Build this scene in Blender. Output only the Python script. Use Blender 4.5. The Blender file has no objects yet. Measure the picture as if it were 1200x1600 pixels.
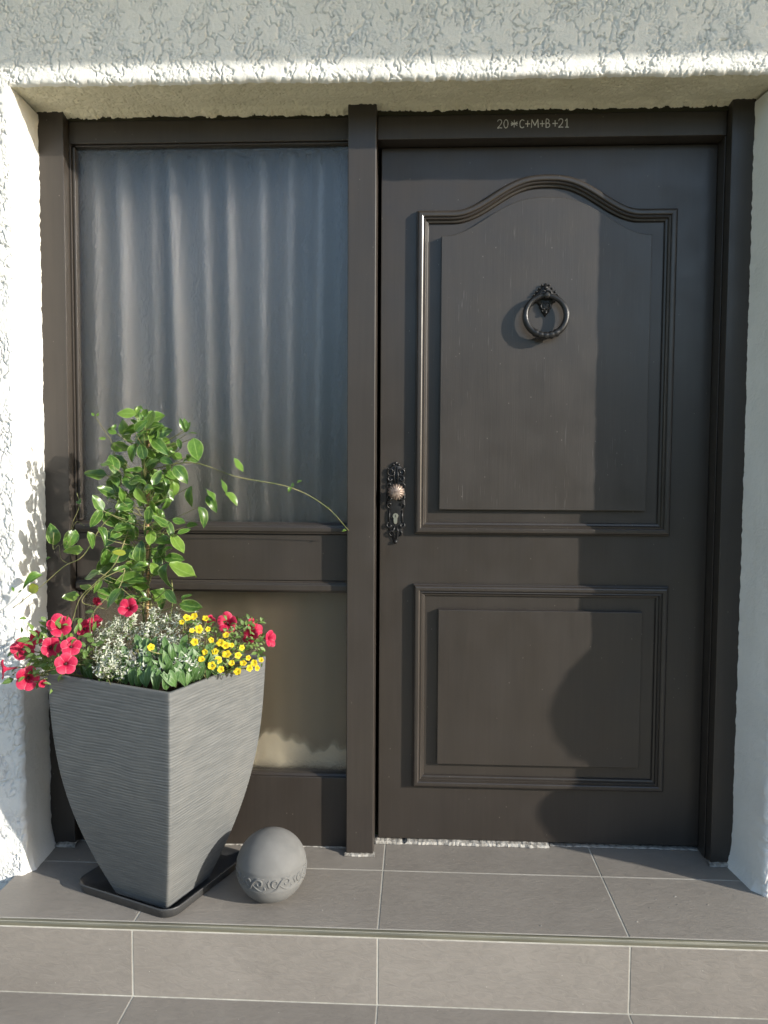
import bpy, bmesh, math, random
import numpy as np
from mathutils import Vector, Matrix

R = math.radians
random.seed(7)
sc = bpy.context.scene
col = sc.collection

# ------------------------------------------------------------------ camera
CAM = Vector((0.2592, -2.2152, 1.1097))
F_PX, PITCH, YAW, ROLL = 1189.57, -0.0548, 0.0441, 0.0055
fwd = Vector((-math.sin(YAW) * math.cos(PITCH), math.cos(YAW) * math.cos(PITCH), math.sin(PITCH)))
right0 = Vector((math.cos(YAW), math.sin(YAW), 0))
up0 = right0.cross(fwd)
right = right0 * math.cos(ROLL) + up0 * math.sin(ROLL)
up = right.cross(fwd)
cam_d = bpy.data.cameras.new('camera')
cam = bpy.data.objects.new('camera', cam_d)
col.objects.link(cam)
m = Matrix((right, up, -fwd)).transposed().to_4x4()
m.translation = CAM
cam.matrix_world = m
cam_d.sensor_fit = 'VERTICAL'
cam_d.sensor_height = 36.0
cam_d.sensor_width = 27.0
cam_d.lens = F_PX / 1600 * 36
cam_d.clip_start = 0.05
cam_d.clip_end = 500
sc.camera = cam

# ------------------------------------------------------------------ sky, sun, exposure
SUN = Vector((1.88, -1.0, 0.70)).normalized()
elev = math.asin(SUN.z)
world = bpy.data.worlds.new('World')
sc.world = world
world.use_nodes = True
wn = world.node_tree
bg = wn.nodes['Background']
sky = wn.nodes.new('ShaderNodeTexSky')
sky.sky_type = 'NISHITA'
sky.sun_disc = False
sky.sun_elevation = elev
sky.sun_rotation = math.atan2(SUN.x, SUN.y)
sky.air_density = 1.0
sky.dust_density = 0.8
sky.ozone_density = 1.5
wn.links.new(sky.outputs[0], bg.inputs[0])
bg.inputs[1].default_value = 0.15
sun_d = bpy.data.lights.new('sun', 'SUN')
sun_d.energy = 3.3
sun_d.angle = R(0.5)
sun_d.color = (1.0, 0.94, 0.84)
sun = bpy.data.objects.new('sun', sun_d)
sun.rotation_euler = SUN.to_track_quat('Z', 'Y').to_euler()
sun.location = (6, -4, 4)
col.objects.link(sun)
sc.view_settings.view_transform = 'Standard'
sc.view_settings.look = 'None'
sc.view_settings.gamma = 1.0
sc.view_settings.use_curve_mapping = False
sc.view_settings.exposure = 1.06
sc.render.engine = 'CYCLES'
sc.cycles.use_denoising = True
sc.cycles.max_bounces = 10
sc.cycles.transmission_bounces = 8
sc.cycles.sample_clamp_indirect = 6.0


# ------------------------------------------------------------------ helpers
def at(px, py, y):
    d = fwd + right * ((px - 600) / F_PX) - up * ((py - 800) / F_PX)
    return CAM + d * ((y - CAM.y) / d.y)


def wm(o):
    b = o.matrix_basis
    return wm(o.parent) @ o.matrix_parent_inverse @ b if o.parent else b.copy()


def link(o, parent=None):
    col.objects.link(o)
    if parent is not None:
        o.parent = parent
        o.matrix_parent_inverse = wm(parent).inverted()
    return o


def empty(name, loc, label, cat, group=None):
    o = bpy.data.objects.new(name, None)
    o.empty_display_size = 0.05
    o.location = loc
    col.objects.link(o)
    return tag(o, label, cat, group)


def tag(o, label=None, cat=None, group=None, kind=None):
    if label: o['label'] = label
    if cat: o['category'] = cat
    if group: o['group'] = group
    if kind: o['kind'] = kind
    return o


def mesh(name, verts, faces, mats, smooth=False, idx=None):
    me = bpy.data.meshes.new(name)
    me.from_pydata([tuple(v) for v in verts], [], [tuple(f) for f in faces])
    for mm in (mats if isinstance(mats, (list, tuple)) else [mats]):
        me.materials.append(mm)
    if idx is not None:
        me.polygons.foreach_set('material_index', idx)
    if smooth:
        me.polygons.foreach_set('use_smooth', [True] * len(me.polygons))
    me.update()
    return me


def obj(name, me, parent=None):
    return link(bpy.data.objects.new(name, me), parent)


def inst(name, me, mat4, parent):
    o = bpy.data.objects.new(name, me)
    o.matrix_basis = mat4
    return link(o, parent)


def fixn(me):
    bm = bmesh.new(); bm.from_mesh(me)
    bmesh.ops.recalc_face_normals(bm, faces=bm.faces)
    bm.to_mesh(me); bm.free()
    return me


def box_mesh(name, x0, x1, y0, y1, z0, z1, mat, bevel=0.0015, seg=2):
    bm = bmesh.new()
    bmesh.ops.create_cube(bm, size=1)
    for v in bm.verts:
        v.co = Vector(((x0 + x1) / 2 + v.co.x * (x1 - x0), (y0 + y1) / 2 + v.co.y * (y1 - y0), (z0 + z1) / 2 + v.co.z * (z1 - z0)))
    if bevel:
        bmesh.ops.bevel(bm, geom=list(bm.edges), offset=bevel, segments=seg, profile=0.5, affect='EDGES')
    me = bpy.data.meshes.new(name)
    bm.to_mesh(me); bm.free()
    me.materials.append(mat)
    return me


def box(name, x0, x1, y0, y1, z0, z1, mat, parent=None, bevel=0.0015):
    return obj(name, box_mesh(name, x0, x1, y0, y1, z0, z1, mat, bevel), parent)


def prism_x(name, prof, x0, x1, mat, parent=None):
    n = len(prof)
    v = [(x0, y, z) for y, z in prof] + [(x1, y, z) for y, z in prof]
    f = [(i, (i + 1) % n, n + (i + 1) % n, n + i) for i in range(n)] + [tuple(range(n))[::-1], tuple(range(n, 2 * n))]
    return obj(name, fixn(mesh(name, v, f, mat)), parent)


def tube(V, F, pts, rad, sides=6, cap=True):
    pts = [Vector(p) for p in pts]
    n = len(pts)
    rs = rad if isinstance(rad, (list, tuple)) else [rad] * n
    b = len(V)
    ref = None
    for i, p in enumerate(pts):
        t = (pts[min(i + 1, n - 1)] - pts[max(i - 1, 0)])
        if t.length < 1e-9: t = Vector((0, 0, 1))
        t.normalize()
        if ref is None:
            ref = t.orthogonal().normalized()
        ref = (ref - t * ref.dot(t))
        if ref.length < 1e-6: ref = t.orthogonal()
        ref.normalize()
        bi = t.cross(ref)
        for k in range(sides):
            a = 2 * math.pi * k / sides
            V.append(p + (ref * math.cos(a) + bi * math.sin(a)) * rs[i])
    for i in range(n - 1):
        for k in range(sides):
            k2 = (k + 1) % sides
            F.append((b + i * sides + k, b + i * sides + k2, b + (i + 1) * sides + k2, b + (i + 1) * sides + k))
    if cap:
        F.append(tuple(b + k for k in range(sides))[::-1])
        F.append(tuple(b + (n - 1) * sides + k for k in range(sides)))


def catmull(pts, per=6):
    P = [Vector(p) for p in pts]
    P = [P[0] * 2 - P[1]] + P + [P[-1] * 2 - P[-2]]
    out = []
    for i in range(1, len(P) - 2):
        for k in range(per):
            t = k / per
            a, b, c, d = P[i - 1], P[i], P[i + 1], P[i + 2]
            out.append(0.5 * ((2 * b) + (c - a) * t + (2 * a - 5 * b + 4 * c - d) * t * t + (3 * b - a - 3 * c + d) * t ** 3))
    out.append(P[-2])
    return out


def sphere(V, F, c, rx, ry, rz, nu=10, nv=6):
    b = len(V)
    c = Vector(c)
    for j in range(nv + 1):
        th = math.pi * j / nv
        for i in range(nu):
            ph = 2 * math.pi * i / nu
            V.append(c + Vector((rx * math.sin(th) * math.cos(ph), ry * math.sin(th) * math.sin(ph), rz * math.cos(th))))
    for j in range(nv):
        for i in range(nu):
            i2 = (i + 1) % nu
            F.append((b + j * nu + i, b + (j + 1) * nu + i, b + (j + 1) * nu + i2, b + j * nu + i2))


def basis(t, n):
    t = Vector(t).normalized()
    n = Vector(n)
    n = n - t * n.dot(t)
    if n.length < 1e-5: n = t.orthogonal()
    n.normalize()
    x = t.cross(n)
    return Matrix((x, t, n)).transposed().to_4x4()


def place(t, n, loc, s):
    s = s if isinstance(s, (tuple, list)) else (s, s, s)
    M = basis(t, n) @ Matrix.Diagonal((s[0], s[1], s[2], 1))
    M.translation = Vector(loc)
    return M


# numpy noise ---------------------------------------------------------
def hsh(ix, iy, seed):
    with np.errstate(over='ignore'):
        h = ix.astype(np.int64).astype(np.uint32) * np.uint32(374761393) + iy.astype(np.int64).astype(np.uint32) * np.uint32(668265263) + np.uint32(seed * 974711 + 17)
        h = (h ^ (h >> np.uint32(13))) * np.uint32(1274126177)
        h = (h ^ (h >> np.uint32(16))) * np.uint32(2246822519)
        h = h ^ (h >> np.uint32(15))
    return h.astype(np.float64) / 4294967295.0


def vn(x, y, seed=0):
    ix, iy = np.floor(x), np.floor(y)
    fx, fy = x - ix, y - iy
    fx = fx * fx * (3 - 2 * fx); fy = fy * fy * (3 - 2 * fy)
    a, b = hsh(ix, iy, seed), hsh(ix + 1, iy, seed)
    c, d = hsh(ix, iy + 1, seed), hsh(ix + 1, iy + 1, seed)
    return (a * (1 - fx) + b * fx) * (1 - fy) + (c * (1 - fx) + d * fx) * fy


def fbm(x, y, seed=0, o=3):
    s, a, t = 0, 1.0, 0
    for k in range(o):
        s = s + a * vn(x * 2 ** k, y * 2 ** k, seed + k * 31); t += a; a *= 0.5
    return s / t


def voro(x, y, seed=0):
    ix, iy = np.floor(x), np.floor(y)
    f1 = np.full(x.shape, 9.0); f2 = np.full(x.shape, 9.0)
    for dx in (-1, 0, 1):
        for dy in (-1, 0, 1):
            px = ix + dx + hsh(ix + dx, iy + dy, seed); py = iy + dy + hsh(ix + dx, iy + dy, seed + 7)
            d = np.hypot(px - x, py - y)
            f2 = np.where(d < f1, f1, np.minimum(f2, d)); f1 = np.minimum(f1, d)
    return f1, f2


def sstep(a, b, x):
    t = np.clip((x - a) / (b - a), 0, 1)
    return t * t * (3 - 2 * t)


def plaster_h(u, v, soft=1.0):
    """relief of the torn, bark-like render; metres proud of the wall"""
    wu = u + 0.034 * (fbm(u / 0.030, v / 0.05, 3) - 0.5) + 0.012 * (vn(u / 0.008, v / 0.009, 5) - 0.5)
    wv = v + 0.034 * (fbm(u / 0.035, v / 0.05, 13) - 0.5) + 0.012 * (vn(u / 0.008, v / 0.009, 15) - 0.5)
    f1, f2 = voro(wu / 0.020, wv / 0.040, 2)
    msk = sstep(0.40, 0.54, fbm(u / 0.026, v / 0.04, 22))
    g = sstep(0.13, 0.03, f2 - f1) * (0.06 + 0.94 * msk)
    f1, f2 = voro(wu / 0.0105 + 3.3, wv / 0.017, 4)
    msk2 = sstep(0.45, 0.58, fbm(u / 0.04, v / 0.05, 42))
    g2 = sstep(0.16, 0.03, f2 - f1) * msk2
    h = -0.0050 * g - 0.0026 * g2 + 0.0018 * (fbm(u / 0.02, v / 0.03, 51) - 0.5) + 0.0008 * (vn(u / 0.0045, v / 0.0045, 61) - 0.5)
    return h * soft


def reveal_h(u, v):
    f1, f2 = voro(u / 0.012, v / 0.014, 71)
    h = 0.0016 * (fbm(u / 0.012, v / 0.014, 81) - 0.5) - 0.0012 * sstep(0.16, 0, f2 - f1) * sstep(.45, .6, fbm(u / .03, v / .03, 91))
    return h + 0.003 * (fbm(u / 0.09, v / 0.12, 95) - 0.5)


def grid_mesh(name, P, mat, flip=False):
    nr, nc = P.shape[:2]
    v = P.reshape(-1, 3)
    i = np.arange(nr * nc).reshape(nr, nc)
    q = np.stack([i[:-1, :-1], i[:-1, 1:], i[1:, 1:], i[1:, :-1]], -1).reshape(-1, 4)
    if flip: q = q[:, ::-1]
    me = bpy.data.meshes.new(name)
    me.vertices.add(len(v)); me.vertices.foreach_set('co', v.astype(np.float32).ravel())
    me.loops.add(q.size); me.loops.foreach_set('vertex_index', q.astype(np.int32).ravel())
    me.polygons.add(len(q)); me.polygons.foreach_set('loop_start', np.arange(0, q.size, 4, dtype=np.int32))
    me.polygons.foreach_set('loop_total', np.full(len(q), 4, dtype=np.int32))
    me.polygons.foreach_set('use_smooth', np.ones(len(q), dtype=bool))
    me.update(calc_edges=True); me.validate()
    me.materials.append(mat)
    return me


# ------------------------------------------------------------------ materials
class Mat:
    def __init__(s, name, base=(.5, .5, .5), rough=.5, spec=.5, metal=0.0):
        s.m = bpy.data.materials.new(name)
        s.m.use_nodes = True
        s.t = s.m.node_tree
        s.p = s.t.nodes['Principled BSDF']
        s.out = s.t.nodes['Material Output']
        s.p.inputs['Base Color'].default_value = (*base, 1)
        s.p.inputs['Roughness'].default_value = rough
        s.p.inputs['Specular IOR Level'].default_value = spec
        s.p.inputs['Metallic'].default_value = metal
        s.base = base
        s.colsock = None

    def n(s, typ, **kw):
        nd = s.t.nodes.new(typ)
        for k, v in kw.items():
            if hasattr(nd, k) and not k.startswith('in_'): setattr(nd, k, v)
        return nd

    def L(s, a, b): s.t.links.new(a, b)

    def coord(s, scale=(1, 1, 1), kind='Object', rot=(0, 0, 0)):
        tc = s.n('ShaderNodeTexCoord'); mp = s.n('ShaderNodeMapping')
        mp.inputs['Scale'].default_value = scale
        mp.inputs['Rotation'].default_value = rot
        s.L(tc.outputs[kind], mp.inputs[0])
        return mp.outputs[0]

    def noise(s, scale=10, detail=4, stretch=(1, 1, 1), rough=.55, dist=0.0, rot=(0, 0, 0)):
        nd = s.n('ShaderNodeTexNoise')
        nd.inputs['Scale'].default_value = scale; nd.inputs['Detail'].default_value = detail
        nd.inputs['Roughness'].default_value = rough; nd.inputs['Distortion'].default_value = dist
        s.L(s.coord(stretch, rot=rot), nd.inputs['Vector'])
        return nd.outputs[0]

    def ramp(s, fac, stops):
        r = s.n('ShaderNodeValToRGB')
        el = r.color_ramp.elements
        while len(el) < len(stops): el.new(0.5)
        for e, (p, c) in zip(el, stops):
            e.position = p
            e.color = (*c, 1) if isinstance(c, tuple) else (c, c, c, 1)
        s.L(fac, r.inputs[0])
        return r.outputs[0]

    def mix(s, fac, a, b, mode='MIX'):
        x = s.n('ShaderNodeMix'); x.data_type = 'RGBA'; x.blend_type = mode
        for sock, val in ((x.inputs[0], fac), (x.inputs[6], a), (x.inputs[7], b)):
            if isinstance(val, bpy.types.NodeSocket): s.L(val, sock)
            elif isinstance(val, tuple): sock.default_value = (*val, 1)
            else: sock.default_value = val
        return x.outputs[2]

    def color(s, sock):
        s.colsock = sock
        s.L(sock, s.p.inputs['Base Color']); return s

    def bump(s, height, strength=.3, dist=.001):
        b = s.n('ShaderNodeBump')
        b.inputs['Strength'].default_value = strength; b.inputs['Distance'].default_value = dist
        s.L(height, b.inputs['Height'])
        old = s.p.inputs['Normal'].links
        if old: s.L(old[0].from_socket, b.inputs['Normal'])
        s.L(b.outputs[0], s.p.inputs['Normal']); return s

    def roughness(s, sock): s.L(sock, s.p.inputs['Roughness']); return s

    def rnd(s):
        return s.n('ShaderNodeObjectInfo').outputs['Random']


# plaster
p = Mat('white_plaster', (.66, .665, .65), .92, .2)
n1 = p.noise(6, 5)
c_ = p.ramp(n1, [(.3, (.69, .69, .665)), (.7, (.77, .77, .745))])
st = p.ramp(p.noise(1.0, 5, (14, 14, 1.6), .6), [(.58, 0.0), (.80, .35)])
p.color(p.mix(st, c_, (.55, .54, .48)))
p.bump(p.noise(420, 3), .6, .0018)
M_PL = p.m
p = Mat('bounce_tint_plaster', (.72, .69, .60), .92, .2)  # soffit plaster; warm bounce off the sunlit ground is painted into its colour
n1 = p.noise(9, 5)
p.color(p.ramp(n1, [(.3, (.62, .58, .43)), (.7, (.72, .68, .52))]))
p.bump(p.noise(380, 3), .6, .0018)
M_PLC = p.m


def paint(name, c0, c1, r0=.34, r1=.5, cracks=.0):
    p = Mat(name, c0, .4, .5)
    p.p.inputs['Coat Weight'].default_value = .12
    p.p.inputs['Coat Roughness'].default_value = .16
    g = p.noise(7, 6, (1, 1, .35))
    base = p.ramp(g, [(.3, c0), (.72, c1)])
    # fine specks of dust and small chips
    vo = p.n('ShaderNodeTexVoronoi'); vo.inputs['Scale'].default_value = 38
    p.L(p.coord((1, 1, .6)), vo.inputs['Vector'])
    lo = p.ramp(vo.outputs['Distance'], [(.030, 1.0), (.055, 0.0)])
    base = p.mix(lo, base, (.16, .145, .125))
    fg = p.noise(1.0, 4, (120, 120, 4), .6, .3)
    base = p.mix(.22, base, p.ramp(fg, [(.3, tuple(q * .75 for q in c0)), (.7, tuple(q * 1.25 for q in c1))]))
    if cracks:
        ck = p.noise(1.0, 2, (330, 330, 11), .6, .4)
        cm = p.ramp(ck, [(.66, 0.0), (.72, 1.0)])
        area = p.ramp(p.noise(3.5, 3), [(.42, 0.0), (.62, 1.0)])
        cc = p.mix(1.0, cm, area, 'MULTIPLY')
        mul = p.mix(1.0, cc, (cracks, cracks, cracks), 'MULTIPLY')
        base = p.mix(mul, base, (.16, .15, .14))
        p.bump(ck, .25, .0008)
    p.color(base)
    rr = p.noise(11, 5)
    p.roughness(p.ramp(rr, [(.3, r0), (.7, r1)]))
    p.bump(p.noise(1.0, 4, (260, 260, 9), .6), .16, .0008)
    p.bump(p.noise(900, 2), .05, .0004)
    return p.m


M_WOOD = paint('dark_brown_paint', (.029, .0240, .0200), (.038, .0315, .0265))
M_DOOR = paint('dark_brown_door_paint', (.028, .0230, .0190), (.037, .0305, .0252), .32, .46)
M_PANEL = paint('dark_brown_panel_paint', (.033, .0280, .0240), (.042, .0360, .0310), .32, .46, .55)

p = Mat('black_gap', (.006, .006, .006), .8); M_BLACK = p.m
p = Mat('black_iron', (.026, .026, .027), .36, .5, .5)
p.bump(p.noise(260, 4), .35, .0012)
p.roughness(p.ramp(p.noise(90, 3), [(.3, .24), (.7, .5)]))
M_IRON = p.m
p = Mat('copper_knob', (.33, .25, .20), .5, .5, .55)
p.color(p.ramp(p.noise(120, 4), [(.35, (.15, .11, .09)), (.65, (.38, .30, .25))]))
M_COP = p.m
p = Mat('lock_brass', (.62, .60, .50), .32, .5, .9); M_LOCK = p.m
p = Mat('chalk', (.62, .62, .60), .95, .1)
M_CHALK = p.m

# tiles
p = Mat('slate_tile', (.15, .135, .12), .5, .4)
rn = p.rnd()
big = p.noise(5, 6, (1, 1, 1), .6, .6)
streak = p.noise(1.0, 6, (26, 60, 60), .65, 1.6, (0, 0, R(-22)))
c = p.ramp(big, [(.3, (.180, .166, .149)), (.7, (.232, .215, .194))])
c = p.mix(.24, c, p.ramp(streak, [(.35, (.150, .133, .116)), (.65, (.325, .292, .25))]))
c = p.mix(.24, c, p.ramp(rn, [(0, (.16, .148, .135)), (1, (.33, .305, .275))]))
wmk = p.noise(2.2, 6, (1, 1.6, 1), .65, .8)
c = p.mix(p.ramp(wmk, [(.52, 0.0), (.72, .22)]), c, (.26, .243, .215))
vo = p.n('ShaderNodeTexVoronoi'); vo.inputs['Scale'].default_value = 30
p.L(p.coord(), vo.inputs['Vector'])
c = p.mix(p.ramp(vo.outputs['Distance'], [(.02, .8), (.05, 0.0)]), c, (.42, .40, .36))
p.color(c)
p.roughness(p.ramp(streak, [(.3, .42), (.7, .62)]))
p.bump(streak, .45, .0022); p.bump(p.noise(160, 4), .12, .0008)
M_TILE = p.m
p = Mat('grout', (.42, .41, .37), .9, .2)
p.color(p.mix(.4, p.ramp(p.noise(60, 4), [(.3, (.36, .35, .31)), (.7, (.52, .51, .46))]), p.ramp(p.noise(5, 4), [(.35, (.24, .225, .19)), (.65, (.55, .54, .49))])))
M_GROUT = p.m
p = Mat('edge_trim', (.16, .15, .11), .42, .5, .3)
p.color(p.ramp(p.noise(1, 4, (5, 90, 90)), [(.35, (.13, .125, .095)), (.7, (.22, .21, .155))]))
M_TRIM = p.m
p = Mat('old_mortar', (.5, .48, .43), .95, .15)
p.color(p.ramp(p.noise(75, 5), [(.35, (.17, .16, .145)), (.6, (.42, .405, .37))]))
p.bump(p.noise(220, 4), .7, .003)
M_MORT = p.m
p = Mat('gravel', (.35, .31, .25), .9, .2)
p.color(p.ramp(p.rnd(), [(0, (.22, .18, .13)), (.5, (.40, .35, .27)), (1, (.5, .47, .41))]))
M_GRAV = p.m

# pot, stone, soil
p = Mat('charcoal_plastic', (.115, .118, .118), .62, .35)
cz = p.noise(1.0, 4, (14, 14, 210), .6, .3)
c_ = p.ramp(cz, [(.3, (.102, .107, .108)), (.7, (.155, .160, .159))])
ds = p.ramp(p.noise(7, 6, (1, 1, .6), .65), [(.52, 0.0), (.75, .35)])
p.color(p.mix(ds, c_, (.20, .195, .18)))
p.bump(p.noise(700, 2), .12, .0005)
M_POT = p.m
p = Mat('black_tray', (.055, .056, .058), .40, .5); M_TRAY = p.m
p = Mat('grey_cast_stone', (.20, .197, .185), .85, .25)
c_ = p.ramp(p.noise(22, 5), [(.3, (.135, .136, .133)), (.7, (.168, .168, .164))])
p.color(p.mix(p.ramp(p.noise(9, 6, (1, 1, .5), .7), [(.5, 0.0), (.72, .5)]), c_, (.105, .105, .10)))
p.bump(p.noise(300, 3), .12, .0006)
M_STONE = p.m
p = Mat('soil', (.03, .022, .015), .95, .1)
p.bump(p.noise(120, 4), .8, .006)
M_SOIL = p.m


def leafmat(name, stops, rough=.38, trans=.3, rib=(.25, .38, .12), ribw=.035, edge=None):
    p = Mat(name, stops[0][1], rough, .5)
    base = p.ramp(p.rnd(), stops)
    base = p.mix(.35, base, p.ramp(p.noise(6, 3), [(.35, stops[0][1]), (.65, stops[-1][1])]))
    tc = p.n('ShaderNodeTexCoord'); sx = p.n('ShaderNodeSeparateXYZ')
    p.L(tc.outputs['UV'], sx.inputs[0])
    ab = p.n('ShaderNodeMath'); ab.operation = 'ABSOLUTE'; p.L(sx.outputs[0], ab.inputs[0])
    base = p.mix(p.ramp(ab.outputs[0], [(ribw, .75), (ribw * 2.4, 0.0)]), base, rib)
    if edge:
        base = p.mix(p.ramp(ab.outputs[0], [(.80, 0.0), (.97, .8)]), base, edge)
    p.color(base)
    tr = p.n('ShaderNodeBsdfTranslucent')
    p.L(p.mix(.5, base, (.20, .34, .04)), tr.inputs[0])
    mx = p.n('ShaderNodeMixShader'); mx.inputs[0].default_value = trans
    p.L(p.p.outputs[0], mx.inputs[1]); p.L(tr.outputs[0], mx.inputs[2]); p.L(mx.outputs[0], p.out.inputs[0])
    return p.m


M_LEAF = leafmat('glossy_leaf', [(0, (.022, .070, .016)), (.35, (.045, .125, .022)), (.75, (.085, .195, .028)), (1, (.19, .31, .05))], .30, .28, (.24, .36, .10), .03, (.30, .40, .14))
M_LEAFY = leafmat('yellow_leaf', [(0, (.27, .32, .04)), (1, (.36, .38, .06))], .45, .3)
M_SAGE = leafmat('sage_leaf', [(0, (.05, .12, .03)), (1, (.11, .21, .055))], .45, .2, (.18, .28, .13), .05, (.2, .3, .15))
M_HERB = leafmat('herb_leaf', [(0, (.06, .12, .025)), (.6, (.12, .22, .05)), (1, (.20, .30, .08))], .5, .3)
M_WHITE = leafmat('white_leaf', [(0, (.50, .53, .42)), (1, (.82, .82, .72))], .7, .25, (.6, .64, .5))
p = Mat('green_stem', (.16, .20, .06), .6, .3)
p.color(p.ramp(p.noise(30, 3), [(.35, (.10, .13, .04)), (.65, (.26, .24, .11))])); M_STEM = p.m
p = Mat('brown_stem', (.24, .17, .09), .7, .3); M_TWIG = p.m
p = Mat('cane', (.42, .27, .13), .55, .4)
p.color(p.ramp(p.noise(20, 4, (1, 1, .3)), [(.3, (.28, .17, .08)), (.7, (.52, .35, .17))])); M_CANE = p.m


def petal(name, c_in, c_mid, c_out, c_seam, trans=.28):
    p = Mat(name, c_mid, .55, .3)
    at_ = p.n('ShaderNodeUVMap')
    sx = p.n('ShaderNodeSeparateXYZ'); p.L(at_.outputs[0], sx.inputs[0])
    base = p.ramp(sx.outputs[1], [(.18, c_in), (.36, c_mid), (.80, c_mid), (1.0, c_out)])
    seam = p.ramp(sx.outputs[0], [(.0, .75), (.17, .0)])
    base = p.mix(seam, base, c_seam)
    base = p.mix(.16, base, p.ramp(p.rnd(), [(0, c_in), (1, c_out)]))
    base = p.mix(.30, base, p.ramp(p.noise(9, 4), [(.35, c_in), (.7, c_out)]))
    p.color(base)
    tr = p.n('ShaderNodeBsdfTranslucent'); p.L(base, tr.inputs[0])
    mx = p.n('ShaderNodeMixShader'); mx.inputs[0].default_value = trans
    p.L(p.p.outputs[0], mx.inputs[1]); p.L(tr.outputs[0], mx.inputs[2]); p.L(mx.outputs[0], p.out.inputs[0])
    return p.m


M_RED = petal('crimson_petal', (.14, .004, .016), (.56, .012, .066), (.64, .05, .13), (.76, .30, .36))
M_YEL = petal('yellow_petal', (.50, .24, .01), (.80, .62, .015), (.85, .70, .05), (.80, .60, .02))
p = Mat('flower_throat', (.05, .012, .012), .7); M_THROAT = p.m
p = Mat('pollen', (.62, .52, .16), .7); M_POLLEN = p.m

# glass and curtain
def rolled_glass(name, rough, clear):
    p = Mat(name, (.95, .94, .94), rough, .5)
    p.p.inputs['Transmission Weight'].default_value = 1.0
    p.p.inputs['IOR'].default_value = 1.72
    p.bump(p.noise(150, 3, (1, 1, .7)), .35, .005)
    tr = p.n('ShaderNodeBsdfTransparent'); tr.inputs[0].default_value = (.82, .82, .82, 1)
    mx = p.n('ShaderNodeMixShader'); mx.inputs[0].default_value = clear
    p.L(p.p.outputs[0], mx.inputs[1]); p.L(tr.outputs[0], mx.inputs[2]); p.L(mx.outputs[0], p.out.inputs[0])
    return p.m


M_GLASS = rolled_glass('rolled_glass', .21, .10)
M_GLASS2 = rolled_glass('rolled_glass_lower', .21, .34)
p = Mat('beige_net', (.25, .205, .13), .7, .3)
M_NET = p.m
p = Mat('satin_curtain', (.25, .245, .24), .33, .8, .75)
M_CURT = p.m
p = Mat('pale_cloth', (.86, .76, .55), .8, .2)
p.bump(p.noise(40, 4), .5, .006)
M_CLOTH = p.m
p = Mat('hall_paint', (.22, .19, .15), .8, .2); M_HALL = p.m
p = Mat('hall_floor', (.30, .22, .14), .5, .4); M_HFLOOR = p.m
p = Mat('lawn', (.07, .12, .03), .95, .1)
p.color(p.ramp(p.noise(3, 6), [(.3, (.06, .09, .025)), (.7, (.13, .17, .05))])); M_LAWN = p.m
p = Mat('paving', (.26, .24, .21), .85, .2)
p.color(p.ramp(p.noise(4, 6), [(.3, (.38, .335, .25)), (.7, (.47, .415, .315))])); M_PAVE = p.m
p = Mat('hedge_leaf', (.05, .09, .025), .8, .2)
p.color(p.ramp(p.noise(14, 5), [(.35, (.02, .035, .012)), (.65, (.08, .13, .035))])); M_HEDGE = p.m
p = Mat('eave_board', (.76, .75, .72), .7, .3); M_EAVE = p.m
p = Mat('terracotta', (.32, .14, .08), .8, .2); M_TERRA = p.m

# ------------------------------------------------------------------ setting: ground, path
XL, XR, ZL, YW = -0.802, 1.1704, 2.095, -0.2415
TX = [-0.4285 + 0.6 * k for k in range(5)]
LEFT_END, RIGHT_END = -0.832, 2.75
YF = -0.4437
ST = -0.1817

v = [(-60, -60, -.37), (60, -60, -.37), (60, 3, -.37), (-60, 3, -.37)]
tag(obj('ground', mesh('ground', v, [(0, 1, 2, 3)], M_LAWN)), kind='structure')
v = [(-3.2, -7.5, -.364), (4.5, -7.5, -.364), (4.5, -.20, -.364), (-3.2, -.20, -.364)]
tag(obj('path', mesh('path', v, [(0, 1, 2, 3)], M_PAVE)), kind='structure')

# ------------------------------------------------------------------ steps with tiles
steps = box('front_steps', LEFT_END + .002, RIGHT_END, YF + .0004, .05, -.366, -.0009, M_GROUT, None, 0)
tag(steps, kind='structure')
box('lower_step', -1.6, RIGHT_END, -.80, YF + .006, -.366, ST - .0009, M_GROUT, steps, 0)


def tiles(xs, y0, y1, z0, z1, axis):
    for a, b in zip(xs[:-1], xs[1:]):
        me = box_mesh('tile', a + .002, b - .002, y0, y1, z0, z1, M_TILE, .0009, 1)
        obj('tile', me, steps)


xs = [LEFT_END] + TX + [RIGHT_END]
tiles(xs, YF + .0135, -.163, -.012, 0, 'z')
tiles(xs, -.159, .045, -.012, 0, 'z')
tiles(xs, YF - .0005, YF + .011, ST + .001, -.0165, 'y')
xs2 = [-1.6, TX[0] - .6] + TX + [RIGHT_END]
tiles(xs2, -.74, YF - .0025, ST - .012, ST, 'z')
tiles(xs2, -.8095, -.799, -.362, ST - .018, 'y')
# edge profile along the nosing
for (yy, zz) in ((YF, 0.0), (-.803, ST)):
    x0 = LEFT_END if zz == 0 else -1.6
    prof = [(yy + .0105, zz - .0005), (yy + .004, zz + .0006), (yy + .0005, zz - .0012), (yy - .0016, zz - .005), (yy - .0018, zz - .0115), (yy + .0105, zz - .0125)]
    prism_x('edge_profile', prof, x0, RIGHT_END, M_TRIM, steps)

# crumbly mortar under the door and round the post feet
Vm, Fm = [], []


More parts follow.
